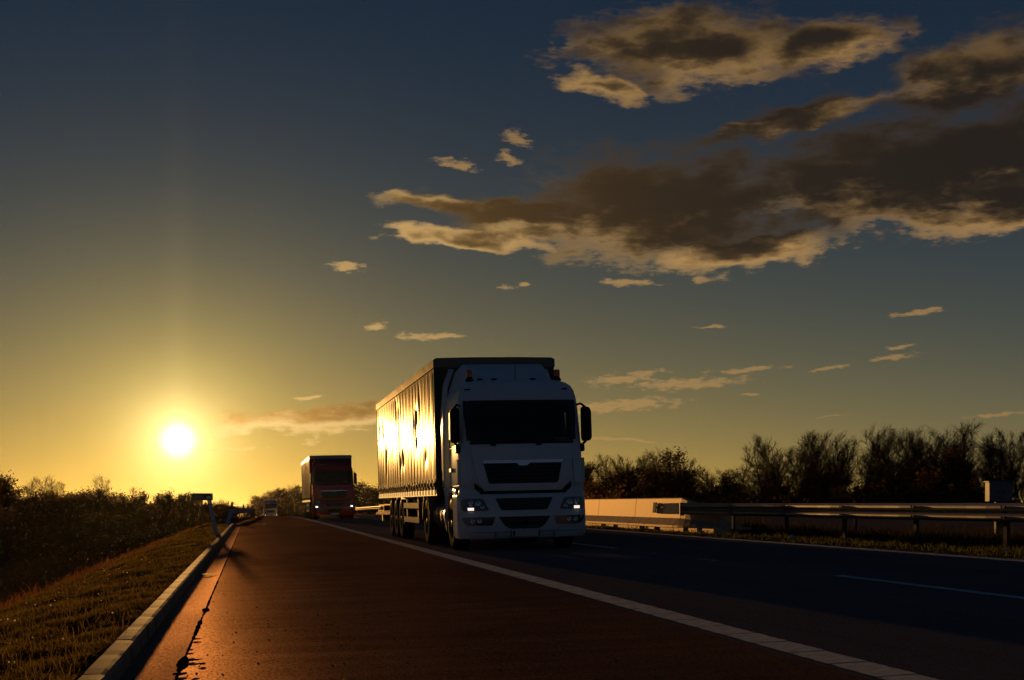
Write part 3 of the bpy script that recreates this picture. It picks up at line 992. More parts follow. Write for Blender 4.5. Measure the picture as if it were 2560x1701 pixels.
a = -10.2
while a < -2.5:
    D = np.interp(a, [-10, -2.5], [205, 262]) * rt.uniform(.97, 1.06)
    H = math.tan(R(float(top_left(a)))) * D + 6.6
    lw['dense'].append((a, plant('dense', a, D, H * rt.uniform(.92, 1.03), 1.0)))
    a += rt.uniform(.34, .5)
a = -10.2
while a < -2.5:
    D = np.interp(a, [-10, -2.5], [190, 240])
    lw['shrub'].append((a, plant('shrub', a, D, rt.uniform(4.2, 6.8), 1.4)))
    a += rt.uniform(.4, .6)
for a, e in ((-8.75, 1.40), (-7.9, 1.25), (-7.3, 1.48), (-6.75, 1.30), (-6.15, 1.52), (-5.0, 1.05), (-3.1, .8)):
    D = 275; lw['bare'].append((a, plant('bare', a, D, math.tan(R(e)) * D + 6.6, 1.1)))
lw['dense'].append((-9.65, plant('dense', -9.65, 150, math.tan(R(1.55)) * 150 + 6.6, .55)))
finish_group(lw['dense'], 'dark rounded leafy tree in the low wood at left, %s from the left', 'tree', 'leafy trees of the left-hand wood')
finish_group(lw['bare'], 'bare birch-like tree poking above the left wood, %s from the left', 'tree', 'bare trees of the left-hand wood')
finish_group(lw['shrub'], 'brown shrub at the foot of the left wood, %s from the left', 'shrub', 'shrubs below the left-hand wood')

# trees near and beyond the crest
fw = {'dense': [], 'shrub': []}
for a, D, H, w in ((-2.15, 300, 8.2, .9), (-1.85, 330, 7.2, 1.0), (.25, 420, 8.6, 1.5), (.6, 430, 8.9, 1.4),
                   (1.0, 390, 9.4, 1.4), (1.45, 390, 9.9, 1.3), (1.9, 380, 10.1, 1.3), (2.35, 390, 9.6, 1.4), (2.8, 370, 9.3, 1.4), (3.3, 380, 9.9, 1.4), (3.8, 360, 9.4, 1.4),
                   (4.3, 340, 9.8, 1.4), (4.8, 330, 9.4, 1.4), (5.3, 320, 9.6, 1.4), (5.9, 300, 9.2, 1.4), (7, 290, 9.5, 1.5), (8.2, 280, 9.5, 1.5), (9.4, 270, 9.5, 1.5), (10.6, 250, 9.5, 1.5), (11.7, 235, 9.5, 1.5)):
    fw['dense'].append((a, plant('dense', a, D, H, w)))
for a, D, H in ((-.80, 122, 1.25), (-.98, 124, 1.5), (-1.2, 126, 1.2), (-1.4, 128, .95)):
    fw['shrub'].append((a, plant('shrub', a, D, H, 1.2)))
finish_group(fw['shrub'], 'low bush behind the ramped guardrail end at left, %s from the left', 'bush', 'bushes beside the left guardrail')
finish_group(fw['dense'], 'distant leafy tree along the skyline beyond the crest, %s from the left', 'tree', 'distant trees beyond the crest')
for ps in PROTO.values():           # a pattern that found no place is removed again
    for p in ps:
        if id(p) not in used:
            for ch in list(p.children_recursive):
                bpy.data.objects.remove(ch)
            bpy.data.objects.remove(p)

# far hills
mb = MB(); rows = []
for d, zf in ((1500, -5.5), (1900, 3), (2300, 16), (2900, 14), (3400, -6)):
    rows.append([(math.sin(R(q)) * d, math.cos(R(q)) * d, -5.8 + (zf + 5.8) * (.55 + .6 * float(vnoise(np.array([q / 5.]), np.array([d / 900.]), 4)[0]))) for q in np.linspace(-50, 60, 90)])
mb.grid(rows)
tag(mb.build('hills', mat('far_wooded_hills', (0.05, 0.045, 0.025), 1.0, spec=0.0, var=.3, vscale=.02), None, True, fix=False), kind='structure')

# ================================================================== concrete barrier and guardrails
M_conc = sheen_mat('barrier_concrete', (0.40, 0.31, 0.21), 0.55, 0.16, var=0.35, vscale=2.6, bump=0.4, bscale=35, stretch=(1, 1, 0.22), tint=(1, .80, .55))
M_galv = sheen_mat('galvanised_steel', (0.22, 0.20, 0.19), 0.42, 0.16, var=0.25, vscale=7)
M_dull_grey = mat('dull_grey', (0.34, 0.36, 0.38), 0.9, spec=0.0, var=0.2, vscale=6)
M_post = sheen_mat('weathered_steel_post', (0.06, 0.052, 0.048), 0.5, 0.015, var=0.3, vscale=8)

BX = 11.42      # foot of the barrier's face
BSEG = 4.7
bar_prof = [(0.0, 0.07), (0.0, 0.13), (0.215, 0.33), (0.27, 0.88), (0.30, 0.90), (0.36, 0.90), (0.39, 0.88), (0.445, 0.33), (0.66, 0.13), (0.66, 0.07)]
barrier = empty('concrete_barrier', (BX, 35, rz(BX, 35)))
tag(barrier, 'long tan concrete safety barrier in slabs, lit by the low sun on the median', 'barrier')


def barrier_piece(y0, y1, drop0=0.0, swing=0.0):
    mb = MB(); rows = []
    n = 8
    for s in range(n + 1):
        t = s / n; y = y0 + (y1 - y0) * t
        k = 1 - drop0 * (1 - t) ** 1.2           # the terminal comes down to the ground
        zz = rz(BX, y) - rz(BX, 35)
        rows.append([(p[0] + swing * (1 - t) ** 2, y - 35, zz + (p[1] if p[1] < .2 else .13 + (p[1] - .13) * k)) for p in bar_prof])
    b = mb.grid(rows, True); q = len(bar_prof)
    mb.f.append(tuple(b + i for i in range(q))); mb.f.append(tuple(b + n * q + i for i in reversed(range(q))))
    zz = rz(BX, (y0 + y1) / 2) - rz(BX, 35)
    L = y1 - y0                                   # feet between the drain openings
    for (a, c) in ((0.0, .27), (.39, .61), (.73, 1.0)):
        mb.box(0.012, 0.64, y0 - 35 + L * a + .012, y0 - 35 + L * c - .012, zz - .06, zz + .085)
    return mb


y = 37.7
k = 0
while y < 128:
    barrier_piece(y + .012, y + BSEG - .012).build('barrier_slab', M_conc, barrier, bevel=0.008)
    y += BSEG; k += 1
barrier_piece(34.2, 37.69, 0.93, 0.35).build('sloping_end_slab', M_conc, barrier, bevel=0.008)
pl = MB().box(-.012, .0, 2.85, 4.35, 0, .30)  # thin flat grey panel on the barrier's face
o = pl.build('grey_panel', M_dull_grey, barrier); o.location = (.225, 0, .47); o.rotation_euler = (0, R(5.6), 0)
o = MB().box(-.014, .0, 4.35, 5.05, .10, .15).build('connector_bar', M_post, barrier); o.location = (.225, 0, .53); o.rotation_euler = (0, R(5.6), 0)
o = MB().box(-.03, .0, 5.05, 5.35, 0, .30).build('bracket', M_post, barrier, bevel=.006); o.location = (.215, 0, .50); o.rotation_euler = (0, R(5.6), 0)

WB = [(0.0, .31), (-.012, .308), (-.045, .285), (-.078, .262), (-.083, .245), (-.083, .222), (-.072, .205), (-.012, .172), (0, .165),
      (0, .145), (-.012, .138), (-.072, .105), (-.083, .088), (-.083, .065), (-.078, .048), (-.045, .025), (-.012, .002), (0, 0)]


def beam(path, flip=1):
    """W-profile steel beam along a list of points (its lower back edge)"""
    mb = MB(); rows = []
    ring = [(p[0] * flip, p[1]) for p in WB]
    ring2 = [(p[0] * flip + .005, p[1]) for p in reversed(WB)]
    rr = ring + ring2
    for p in path:
        rows.append([(p[0] + q[0], p[1], p[2] + q[1]) for q in rr])
    b = mb.grid(rows, True); n = len(rr)
    mb.f.append(tuple(b + i for i in range(n))); mb.f.append(tuple(b + (len(rows) - 1) * n + i for i in reversed(range(n))))
    return mb


def rail_u(Y):
    return float(np.interp(Y, [20, 30.5, 33.6, 36.6], [12.05, 11.9, 11.72, 11.40]))


rail = empty('guardrail', (12, 22, rz(12, 22)))
tag(rail, 'ribbed steel guardrail on the median whose end overlaps the concrete barrier', 'guardrail')
org = rail.location
JY = [36.6, 33.6, 30.5, 27.4, 24.3, 21.2, 18.1, 15.0, 11.9, 8.8]
for a, b in zip(JY[:-1], JY[1:]):
    pts = [(rail_u(y) - org[0] - (.006 if i == 4 else 0), y - org[1], rz(10.3, y) + .46 - org[2] + (.012 if y > 36 else 0)) for i, y in enumerate(np.linspace(a, b - .16, 6))]
    ob = beam(pts).build('beam', M_galv, rail, smooth_=False)
bolt = MB().lathe([(.022, 0), (.022, -.012), (.010, -.02)], 'x', (0, 0, 0), 8, True).mesh('bolt', M_post)
for j in JY[1:]:
    for dy, dz in ((-.05, .245), (-.05, .075), (.07, .245), (.07, .075)):
        o = link_mesh('bolt', bolt, rail, (rail_u(j + dy) - org[0] - .085, j + dy - org[1] - .08, rz(10.3, j) + .46 + dz - org[2]))
postm = MB()
postm.box(0, .055, 0, .006, -.9, .0); postm.box(0, .006, .006, .11, -.9, .0); postm.box(.049, .055, .006, .11, -.9, .0)
pm = postm.mesh('post', M_post)
sp = MB().box(-.03, .012, -.05, .05, -.22, -.04).mesh('spacer', M_post)
for j in JY[1:]:
    z = rz(10.3, j) + .46 + .30 - org[2]
    link_mesh('post', pm, rail, (rail_u(j) - org[0] + .02, j - org[1] + .02, z))
    link_mesh('spacer', sp, rail, (rail_u(j) - org[0] + .012, j - org[1] + .04, z))
pl = MB().prism([(0, 0), (.31, 0), (.31, .30), (0, .30)], 'x', -.10, -.06)
o = MB().box(-.105, .012, -.03, .03, -.02, .33).build('end_plate', M_galv, rail, bevel=.01); o.location = (rail_u(36.6) - org[0], 36.64 - org[1], rz(10.3, 36.6) + .46 - org[2])

# the rail on the far side of the median, seen as a thin line far away
far_rail = empty('guardrail', (11.7, 128, rz(11.7, 128)))
tag(far_rail, 'thin distant guardrail beyond the far end of the concrete barrier', 'guardrail')
org = far_rail.location
ysr = list(np.arange(128.6, 240, 4.0))
for a, b in zip(ysr[:-1], ysr[1:]):
    beam([(11.6 + float(xs(y)) - org[0], y - org[1], rz(11.6, y) + .46 - org[2]) for y in (a, b - .02)]).build('beam', M_galv, far_rail)
    link_mesh('post', pm, far_rail, (11.62 + float(xs(a)) - org[0], a - org[1], rz(11.6, a) + .74 - org[2]))

# left rail: it starts at the kerb's end, ramped down to the ground, and swings in with the pavement's edge
lrail = empty('guardrail', (-1.15, 69, rz(-1.15, 69)))
tag(lrail, 'pale steel guardrail with ramped end starting where the left kerb stops', 'guardrail')
org = lrail.location
M_galv_pale = sheen_mat('pale_galvanised_steel', (0.40, 0.41, 0.43), 0.5, 0.05, var=0.2, vscale=5)


def lh(Y):
    t = min(1.0, max(0.0, (Y - 69.2) / 12.0)); return -.33 + .79 * t ** .9


def lu(Y):
    return float(np.interp(Y, [69, 78, 82, 105, 120, 160], [-1.13, -1.10, -1.02, -.27, .03, .48]))


ysr = [69.2, 73.2, 77.2, 81.2] + list(np.arange(85.2, 172, 4.0))
for a, b in zip(ysr[:-1], ysr[1:]):
    beam([(lu(y) + float(xs(y)) - org[0], y - org[1], rz(lu(y), y) + lh(y) - org[2]) for y in np.linspace(a, b - .02, 5)], -1).build('beam', M_galv_pale, lrail)
    if a > 70:
        link_mesh('post', pm, lrail, (lu(a) - .07 + float(xs(a)) - org[0], a - org[1], rz(lu(a), a) + lh(a) + .26 - org[2]))
    # flat strip added along the top edge to widen its sunlit band
    mbc = MB(); mbc.grid([[(lu(y) - .085 + float(xs(y)) - org[0], y - org[1], rz(lu(y), y) + lh(y) + .300 - org[2]), (lu(y) + .10 + float(xs(y)) - org[0], y - org[1], rz(lu(y), y) + lh(y) + .318 - org[2])] for y in np.linspace(a, b - .02, 5)])
    mbc.build('added_lit_cap', M_galv_pale, lrail, fix=False).modifiers.new('s', 'SOLIDIFY').thickness = .006
M_white_plastic = mat('white_plastic', (0.62, 0.63, 0.64), 0.8, spec=0, var=.15, vscale=6)
M_black = mat('black_plastic', (0.012, 0.012, 0.013), 0.5, spec=.2)
M_reflector = mat('reflector', (0.75, 0.76, 0.78), 0.15, metal=.8)
for Y, hh_ in ((83, .42), (100, .30), (111, .26)):
    d = MB().box(-.055, .055, -.015, .015, 0, hh_)
    o = d.build('rail_marker', M_black if Y < 90 else M_post, lrail, bevel=.01); o.location = (lu(Y) - .06 - org[0], Y - org[1], rz(lu(Y), Y) + .74 - org[2])

# delineator post, leaning
dp = empty('delineator_post', (-1.09, 47.0, float(ground_z(np.array([-1.09]), np.array([47.0]))[0]) - .02), (R(-2), R(-11.5), R(8)))
tag(dp, 'leaning white plastic marker post beside the kerb in front of the sign', 'marker post')
sec_ = [(-.06, -.045), (-.05, -.06), (.05, -.06), (.06, -.045), (.06, .02), (.03, .05), (-.03, .05), (-.06, .02)]
mb = MB(); rows = [[(p[0] * s, p[1] * s, z) for p in sec_] for z, s in ((-.05, 1.05), (.95, 1.0), (1.0, 1.0))]
b = mb.grid(rows, True); mb.build('shaft', M_white_plastic, dp)
mb = MB(); rows = [[(p[0] * 1.012, p[1] * 1.012, z) for p in sec_] for z in (1.0, 1.2)]
b = mb.grid(rows, True); mb.build('black_band', M_black, dp)
mb = MB(); rows = [[(p[0] * s, p[1] * s, z + .35 * p[1] * (i == 1)) for p in sec_] for i, (z, s) in enumerate(((1.2, 1.0), (1.27, .96)))]
b = mb.grid(rows, True); mb.f.append(tuple(b + 8 + i for i in range(8))); mb.build('cap', M_white_plastic, dp)
MB().box(-.022, .022, -.069, -.062, 1.03, 1.17).build('reflector', M_reflector, dp)

# distance sign seen from behind
M_signback = mat('sign_back_aluminium', (0.06, 0.055, 0.055), 0.6, metal=.2, var=.15, vscale=5)
sg = empty('road_sign', (-1.93, 58.5, float(ground_z(np.array([-1.93]), np.array([58.5]))[0])))
tag(sg, 'small rectangular sign plate on a thin pole, dark against the sky, left verge', 'sign')
MB().tube([(0, 0, -.3), (0, 0, 1.55)], .027, 10).build('pole', M_post, sg, True)
w_, h_, r0 = .415, .145, .035
pts = []
for cx_, cz_, a0 in ((w_ - r0, h_ - r0, 0), (-w_ + r0, h_ - r0, 90), (-w_ + r0, -h_ + r0, 180), (w_ - r0, -h_ + r0, 270)):
    pts += [(cx_ + r0 * math.cos(R(a0 + q)), cz_ + r0 * math.sin(R(a0 + q))) for q in (0, 22, 45, 68, 90)]
o = MB().prism(pts, 'y', -.032, -.028).build('plate', M_signback, sg); o.location = (.02, 0, 1.40)
for dz in (.06, -.07):
    o = MB().box(-.30, .30, -.028, .0, -.015, .015).build('stiffener', M_post, sg); o.location = (.02, 0, 1.40 + dz)

# small steel cabinet beyond the rail
M_cab = sheen_mat('cabinet_paint', (0.11, 0.14, 0.17), .4, .012, var=.15, vscale=5)
cb = empty('roadside_cabinet', (18.1, 32.25, .25), (0, 0, R(-12)))
tag(cb, 'grey-blue two-door steel cabinet on a post beyond the guardrail', 'cabinet')
MB().box(-.28, .28, -.18, .18, 1.02, 1.50).build('case', M_cab, cb, bevel=.012)
for s in (-1, 1):
    o = MB().box(min(s * .035, s * .265), max(s * .035, s * .265), -.192, -.181, 1.04, 1.48).build('door', M_cab, cb, bevel=.004)
    MB().box(s * .06 - .012, s * .06 + .012, -.205, -.193, 1.24, 1.30).build('handle', M_post, o)
MB().box(-.31, .31, -.21, .21, 1.50, 1.525).build('roof', M_cab, cb)
MB().box(-.09, .09, -.07, .07, -.3, 1.02).build('pedestal', M_post, cb)
mk = empty('marker_post', (13.8, 31.0, .02))
tag(mk, 'slim pale marker post just showing above the median rail', 'marker post')
MB().box(-.03, .03, -.02, .02, 0, 1.27).build('shaft', M_post, mk, bevel=.006)
MB().box(-.031, .031, -.023, -.0205, 1.08, 1.18).build('reflector', M_reflector, mk)

# litter on the median
M_litter = mat('crumpled_paper', (0.55, 0.54, 0.50), 0.8, var=.2, vscale=20)
for i, (u, Y, s, lb) in enumerate(((10.9, 27.6, .07, 'crumpled pale wrapper on the median grass near the barrier end'), (10.62, 24.8, .035, 'tiny white scrap of litter at the median edge line'),
                                   (11.0, 19.4, .035, 'small yellowish scrap of litter near the guardrail post'))):
    r_ = random.Random(i); mb = MB(); pts = []
    nn = 9
    rows = []
    for a in range(5):
        rows.append([(s * math.cos(6.283 * q / nn) * math.sin(math.pi * (a + .5) / 5) * r_.uniform(.7, 1.5), s * math.sin(6.283 * q / nn) * math.sin(math.pi * (a + .5) / 5) * r_.uniform(.7, 1.3), .05 * s / .07 * (1 - a / 2.5) * r_.uniform(.6, 1.2)) for q in range(nn)])
    b = mb.grid(rows, True); mb.f.append(tuple(b + q for q in range(nn)))
    o = mb.build('litter', M_litter); o.location = (u, Y, float(ground_z(np.array([u]), np.array([Y]))[0]) + .07)
    tag(o, lb, 'litter')

# ================================================================== lorries
M_tyre = sheen_mat('tyre_rubber', (0.014, 0.013, 0.013), 0.4, 0.02, var=.3, vscale=12)
M_rim = sheen_mat('wheel_steel', (0.07, 0.065, 0.06), 0.35, 0.06, var=.2, vscale=8)
M_chassis = mat('chassis_paint', (0.02, 0.019, 0.019), 0.6, var=.3, vscale=5)
M_blackgloss = mat('grille_black', (0.008, 0.008, 0.009), 0.4)
M_chrome = mat('chrome_strip', (0.60, 0.60, 0.66), 0.22, metal=1.0)
M_alu = sheen_mat('tank_aluminium', (0.10, 0.10, 0.10), 0.25, 0.14, var=.1, vscale=6)
M_lampglass = mat('headlight_cover', (0.03, 0.032, 0.036), 0.08, coat=1.0)
M_lit = mat('lit_headlamp', (1, 1, 1), 0.3, emit=(1.0, 0.82, 0.68), estr=0.55)
M_lit_far = mat('lit_far_headlamp', (1, 1, 1), 0.3, emit=(1.0, 0.93, 0.88), estr=2.4)
M_beacon = mat('amber_beacon', (0.75, 0.13, 0.01), 0.25, coat=.5)
M_plate = mat('number_plate', (0.55, 0.54, 0.5), 0.5)
M_glass = glass('windscreen', (0.62, 0.64, 0.58))
M_inside = mat('cab_interior', (0.018, 0.017, 0.016), 0.8)
M_lightpaper = mat('paper', (0.45, 0.5, 0.5), 0.8)
M_mirror = mat('mirror_glass', (0.6, 0.6, 0.6), 0.03, metal=1.0)
M_guard = sheen_mat('side_guard_alu', (0.25, 0.22, 0.18), 0.32, 0.10, var=.1)


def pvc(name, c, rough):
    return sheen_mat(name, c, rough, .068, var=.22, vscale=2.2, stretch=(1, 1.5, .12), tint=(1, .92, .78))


def paint(name, c):
    return sheen_mat(name, c, .14, .06, var=.06, vscale=2.5, tint=(1, 1, 1))


CAB_Z = [1.20, 1.30, 1.75, 2.04, 2.40, 2.70, 2.82, 2.92, 3.04, 3.14, 3.21, 3.26, 3.285]
CAB_W = [1.19, 1.19, 1.19, 1.185, 1.175, 1.165, 1.155, 1.145, 1.12, 1.07, 0.99, 0.87, 0.70]
CAB_Y = [.07, .06, .08, .10, .165, .225, .25, .275, .32, .38, .46, .58, .80]
BUM_Z = [.24, .30, .42, .64, .75, 1.0, 1.05, 1.075]
BUM_W = [1.19, 1.225, 1.235, 1.235, 1.235, 1.235, 1.232, 1.225]
BUM_Y = [.07, .02, .0, .0, .005, .022, .035, .055]


def make_surf(Zs, Ws, Ys, r, bow):
    def s(u, z):
        w = np.interp(z, Zs, Ws); yb = np.interp(z, Zs, Ys); a = abs(u)
        if a <= w - r:
            return yb + bow * (a / w) ** 2
        t = min(1.0, (a - (w - r)) / r)
        return yb + bow * ((w - r) / w) ** 2 + r * (1 - math.sqrt(max(0.0, 1 - t * t)))
    return s


cab_s = make_surf(CAB_Z, CAB_W, CAB_Y, .20, .04)
bum_s = make_surf(BUM_Z, BUM_W, BUM_Y, .25, .05)


def panel(surf, rows, nu, off, depth=.02):
    """a curved sheet lying on a front surface; rows: (z, u left, u right)"""
    mb = MB(); P = []
    for z, a, b in rows:
        P.append([(a + (b - a) * j / nu, surf(a + (b - a) * j / nu, z) - off, z) for j in range(nu + 1)])
    mb.grid(P)
    # rim
    loop = [q for q in P[0]] + [r_[-1] for r_ in P[1:]] + [q for q in reversed(P[-1][:-1])] + [r_[0] for r_ in reversed(P[1:-1])]
    n = len(loop); b0 = len(mb.v)
    mb.v += loop + [(q[0], q[1] + depth, q[2]) for q in loop]
    for i in range(n):
        j = (i + 1) % n
        mb.f.append((b0 + i, b0 + j, b0 + n + j, b0 + n + i))
    return mb


def shell(Zs, Ws, surf, r, side_y, holes=(), top=True):
    """front and sides of a cab: side_y runs from the back to the corner"""
    mb = MB(); P = []; meta = []
    nf, ncn = 12, 6
    for z, w in zip(Zs, Ws):
        row = []
        yc = surf(w, z)
        for sy in side_y:
            row.append((-w, yc + sy, z))
        for k in range(ncn):
            t = 1 - (k / ncn); u = -(w - r + r * math.sin(t * math.pi / 2)); row.append((u, surf(u, z), z))
        for k in range(nf + 1):
            u = -(w - r) + 2 * (w - r) * k / nf; row.append((u, surf(u, z), z))
        for k in range(1, ncn + 1):
            t = k / ncn; u = w - r + r * math.sin(t * math.pi / 2); row.append((u, surf(u, z), z))
        for sy in reversed(side_y):
            row.append((w, yc + sy, z))
        P.append(row)
    b = mb.grid(P); nc_ = len(P[0]); ns = len(side_y)
    keep = []
    for fi, f in enumerate(mb.f):
        i, j = divmod(fi, nc_ - 1)
        cut = False
        for (z0, z1, part, j0, j1) in holes:
            if Zs[i] >= z0 - 1e-4 and Zs[i + 1] <= z1 + 1e-4:
                if part == 'front' and ns + ncn <= j < ns + ncn + nf:
                    cut = True
                if part == 'side' and (j0 <= j < j1 or j0 <= (nc_ - 2 - j) < j1):
                    cut = True
        if not cut:
            keep.append(f)
    mb.f = keep
    if top:
        mb.f.append(tuple(b + (len(P) - 1) * nc_ + k for k in range(nc_)))
    # back wall
    for i in range(len(P) - 1):
        mb.f.append((b + i * nc_, b + (i + 1) * nc_, b + (i + 1) * nc_ + nc_ - 1, b + i * nc_ + nc_ - 1))
    return mb


def wheel_proto():
    w = MB()
    prof_ = [(.30, -.15), (.40, -.155), (.475, -.15), (.505, -.135), (.515, -.10), (.515, -.07), (.507, -.066), (.507, -.056), (.515, -.052), (.515, -.006), (.507, -.002), (.507, .008), (.515, .012),
             (.515, .06), (.507, .064), (.507, .074), (.515, .078), (.515, .10), (.505, .135), (.475, .15), (.40, .155), (.30, .15)]
    w.lathe(prof_, 'x', (0, 0, 0), 40)
    rim = MB(); rim.lathe([(.302, -.148), (.29, -.14), (.275, -.10), (.27, -.02), (.20, .03), (.17, .035), (.165, -.02), (.12, -.06), (.11, -.10), (.02, -.105)], 'x', (0, 0, 0), 32)
    rim.lathe([(.302, .148), (.28, .13), (.26, .05), (.0, .05)], 'x', (0, 0, 0), 32)
    hub = MB(); hub.lathe([(.09, -.10), (.085, -.14), (.06, -.155), (.001, -.158)], 'x', (0, 0, 0), 20)
    return w.mesh('wheel', M_tyre, True), rim.mesh('rim', M_rim, True), hub.mesh('hub', M_rim, True)


WHL = wheel_proto()


def add_wheel(root, x, y, outer=-1, z=.515):
    o = link_mesh('wheel', WHL[0], root, (x, y, z)); o.rotation_euler = (random.uniform(0, 6), 0, 0)
    if outer > 0:
        o.rotation_euler = (random.uniform(0, 6), 0, math.pi)
    link_mesh('rim', WHL[1], o); link_mesh('hub', WHL[2], o)


def rounded_rows(z0, z1, a0, b0, a1, b1, rb, rt, n=4):
    """rows of a four-sided panel with rounded lower and upper corners; a,b = left,right at z0 (0) and z1 (1)"""
    rows = []
    zs = [z0 + rb * (1 - math.cos(math.pi / 2 * k / n)) for k in range(n + 1)] if rb else [z0]
    zs += [z0 + (z1 - z0) * t for t in (.35, .65)]
    zs += [z1 - rt * (1 - math.sin(math.pi / 2 * k / n)) for k in range(n + 1)] if rt else [z1]
    for z in zs:
        t = (z - z0) / (z1 - z0); ins = 0
        if rb and z < z0 + rb:
            q = 1 - (z - z0) / rb; ins = rb * (1 - math.sqrt(max(0, 1 - q * q)))
        if rt and z > z1 - rt:
            q = 1 - (z1 - z) / rt; ins = rt * (1 - math.sqrt(max(0, 1 - q * q)))
        rows.append((z, a0 + (a1 - a0) * t + ins, b0 + (b1 - b0) * t - ins))
    return rows


def lorry(name, X, Y, body, curtain, front_wall, top=3.95, detail=2, lamp=None, beacons=True, lamp_z=.80, curtain_seed=1, box_body=False, roof_mat=None):
    z0 = rz(X - float(xs(Y)), Y)
    sl_ = float(prof(Y + 6) - prof(Y)) / 6
    root = empty(name, (X, Y, z0), (math.atan(sl_), -math.atan(CROSS), 0))
    rr = random.Random(curtain_seed)
    # ---- cab
    side_y = [2.02, 1.62, 1.12, .75, .45, .20]
    holes = ((2.04, 2.82, 'front', 0, 0), (2.04, 2.70, 'side', 2, 4))
    sh = shell(CAB_Z, CAB_W, cab_s, .20, side_y, holes)
    cab = sh.build('cab', body, root, True)
    es = cab.modifiers.new('es', 'EDGE_SPLIT'); es.split_angle = R(38)
    MB().box(-1.12, 1.12, .35, 2.15, 1.16, 1.28).build('floor', M_inside, cab)
    MB().box(-1.08, 1.08, .26, .62, 1.5, 2.05).build('dashboard', M_inside, cab, bevel=.05)
    MB().box(-1.1, 1.1, 1.75, 1.80, 1.3, 3.0).build('bunk_curtain', M_inside, cab)
    for s in (-1, 1):
        MB().box(s * .62 - .26, s * .62 + .26, 1.15, 1.32, 1.55, 2.35).build('seat', M_inside, cab, bevel=.06)
    MB().lathe([(.20, -.015), (.22, 0), (.20, .015), (.18, 0), (.20, -.015)], 'y', (.62, .72, 2.06), 24).build('steering_wheel', M_inside, cab, True)
    MB().box(-1.0, 1.0, .50, .52, 2.62, 2.84).build('sun_blind', M_inside, cab)
    # windscreen
    ws = panel(cab_s, rounded_rows(2.035, 2.845, -1.04, 1.04, -1.085, 1.085, .13, .04), 16, .012, .006).build('windscreen', M_glass, root, True)
    for s in (-1, 1):
        a, b = (-1.085, -.955) if s < 0 else (.955, 1.085)
        panel(cab_s, [(2.09, a + (.03 if s < 0 else 0), b - (.03 if s > 0 else 0)), (2.3, a + .025 * (s < 0), b - .025 * (s > 0)), (2.6, a, b), (2.84, a, b)], 4, .006, .004).build('frit_band', M_blackgloss, ws, True)
    panel(cab_s, [(2.02, -1.0, 1.0), (2.06, -1.0, 1.0)], 10, .02, .012).build('wiper_trough', M_black, ws, True)
    panel(cab_s, [(2.79, -1.07, 1.07), (2.855, -1.075, 1.075)], 10, .018, .012).build('top_seal_strip', M_blackgloss, ws, True)  # black seal along the windscreen's upper edge
    if detail > 1:
        for u0, u1 in ((-.55, .25), (.32, 1.0)):
            MB().tube([(u0, cab_s(u0, 2.05) - .03, 2.05), (u1, cab_s(u1, 2.11) - .03, 2.11)], .009, 6).build('wiper', M_black, ws, True)
            MB().box(u0 - .05, u0 + .05, .06, .12, 1.98, 2.06).build('wiper_pivot', M_black, ws, bevel=.012)
        MB().box(.72, .96, .30, .46, 2.07, 2.13).build('papers', M_lightpaper, cab)
    # side windows
    for s in (-1, 1):
        mb = MB(); mb.v = [(s * (np.interp(z, CAB_Z, CAB_W) + .004), cab_s(np.interp(z, CAB_Z, CAB_W), z) + y, z) for z, y in ((2.03, .44), (2.71, .44), (2.71, 1.13), (2.03, 1.13))]
        mb.f = [(0, 1, 2, 3)]
        g = mb.build('side_window', M_glass, root, fix=False); g.modifiers.new('s', 'SOLIDIFY').thickness = .005
        # door outline, handle
        w = 1.194
        d = MB(); yb = .30
        for (ya, yb_, za, zb) in ((yb + .02, yb + .03, 1.25, 2.04), (yb + 1.18, yb + 1.19, 1.25, 2.75), (yb + .03, yb + 1.18, 1.245, 1.255), (yb + .02, yb + 1.2, 1.98, 1.99)):
            d.box(min(s * (w - .02), s * (w + .003)), max(s * (w - .02), s * (w + .003)), ya, yb_, za, zb)
        dd = d.build('door_gap', M_black, root)
        MB().box(min(s * (w - .01), s * (w + .03)), max(s * (w - .01), s * (w + .03)), yb + .85, yb + 1.08, 1.52, 1.60).build('door_handle', M_black, root, bevel=.01)
    # roof front light lenses
    for u in (-.98, .90):
        panel(cab_s, [(3.055, u - .055, u + .055), (3.085, u - .055, u + .055)], 4, .008, .02).build('marker_light', M_black, root, True)
    # bonnet panel, grille
    bp_rows = [(1.135, -.74, .74), (1.16, -.77, .77), (1.30, -.86, .86), (1.70, -.955, .955), (1.90, -.985, .985), (1.985, -.985, .985)]
    hood = panel(cab_s, bp_rows, 14, .030, .04).build('bonnet_panel', body, root, True)
    hes = hood.modifiers.new('es', 'EDGE_SPLIT'); hes.split_angle = R(38)
    gr = panel(cab_s, rounded_rows(1.27, 1.655, -.665, .665, -.755, .755, .05, .0), 12, .036, .012).build('upper_grille', M_blackgloss, root, True)
    for k in range(5):
        z = 1.32 + .07 * k; hw = .66 + .085 * (z - 1.27) / .385
        panel(cab_s, [(z, -hw, hw), (z + .025, -hw, hw)], 8, .046, .012).build('slat', M_black, gr)
    cs = panel(cab_s, [(1.655, -.765, .765), (1.685, -.77, .77), (1.712, -.775, .775)], 12, .050, .016).build('chrome_strip', M_chrome, root, True)
    panel(cab_s, [(1.605, -.075, .075), (1.63, -.10, .10), (1.656, -.13, .13)], 6, .049, .012).build('badge_dip', M_chrome, cs, True)
    # dark gap above the bumper
    gap = MB()
    pts = [(-1.20, 1.245), (-.93, 1.245), (-.80, 1.135), (-.74, 1.10), (.74, 1.10), (.80, 1.135), (.93, 1.245), (1.20, 1.245)]
    P_ = []
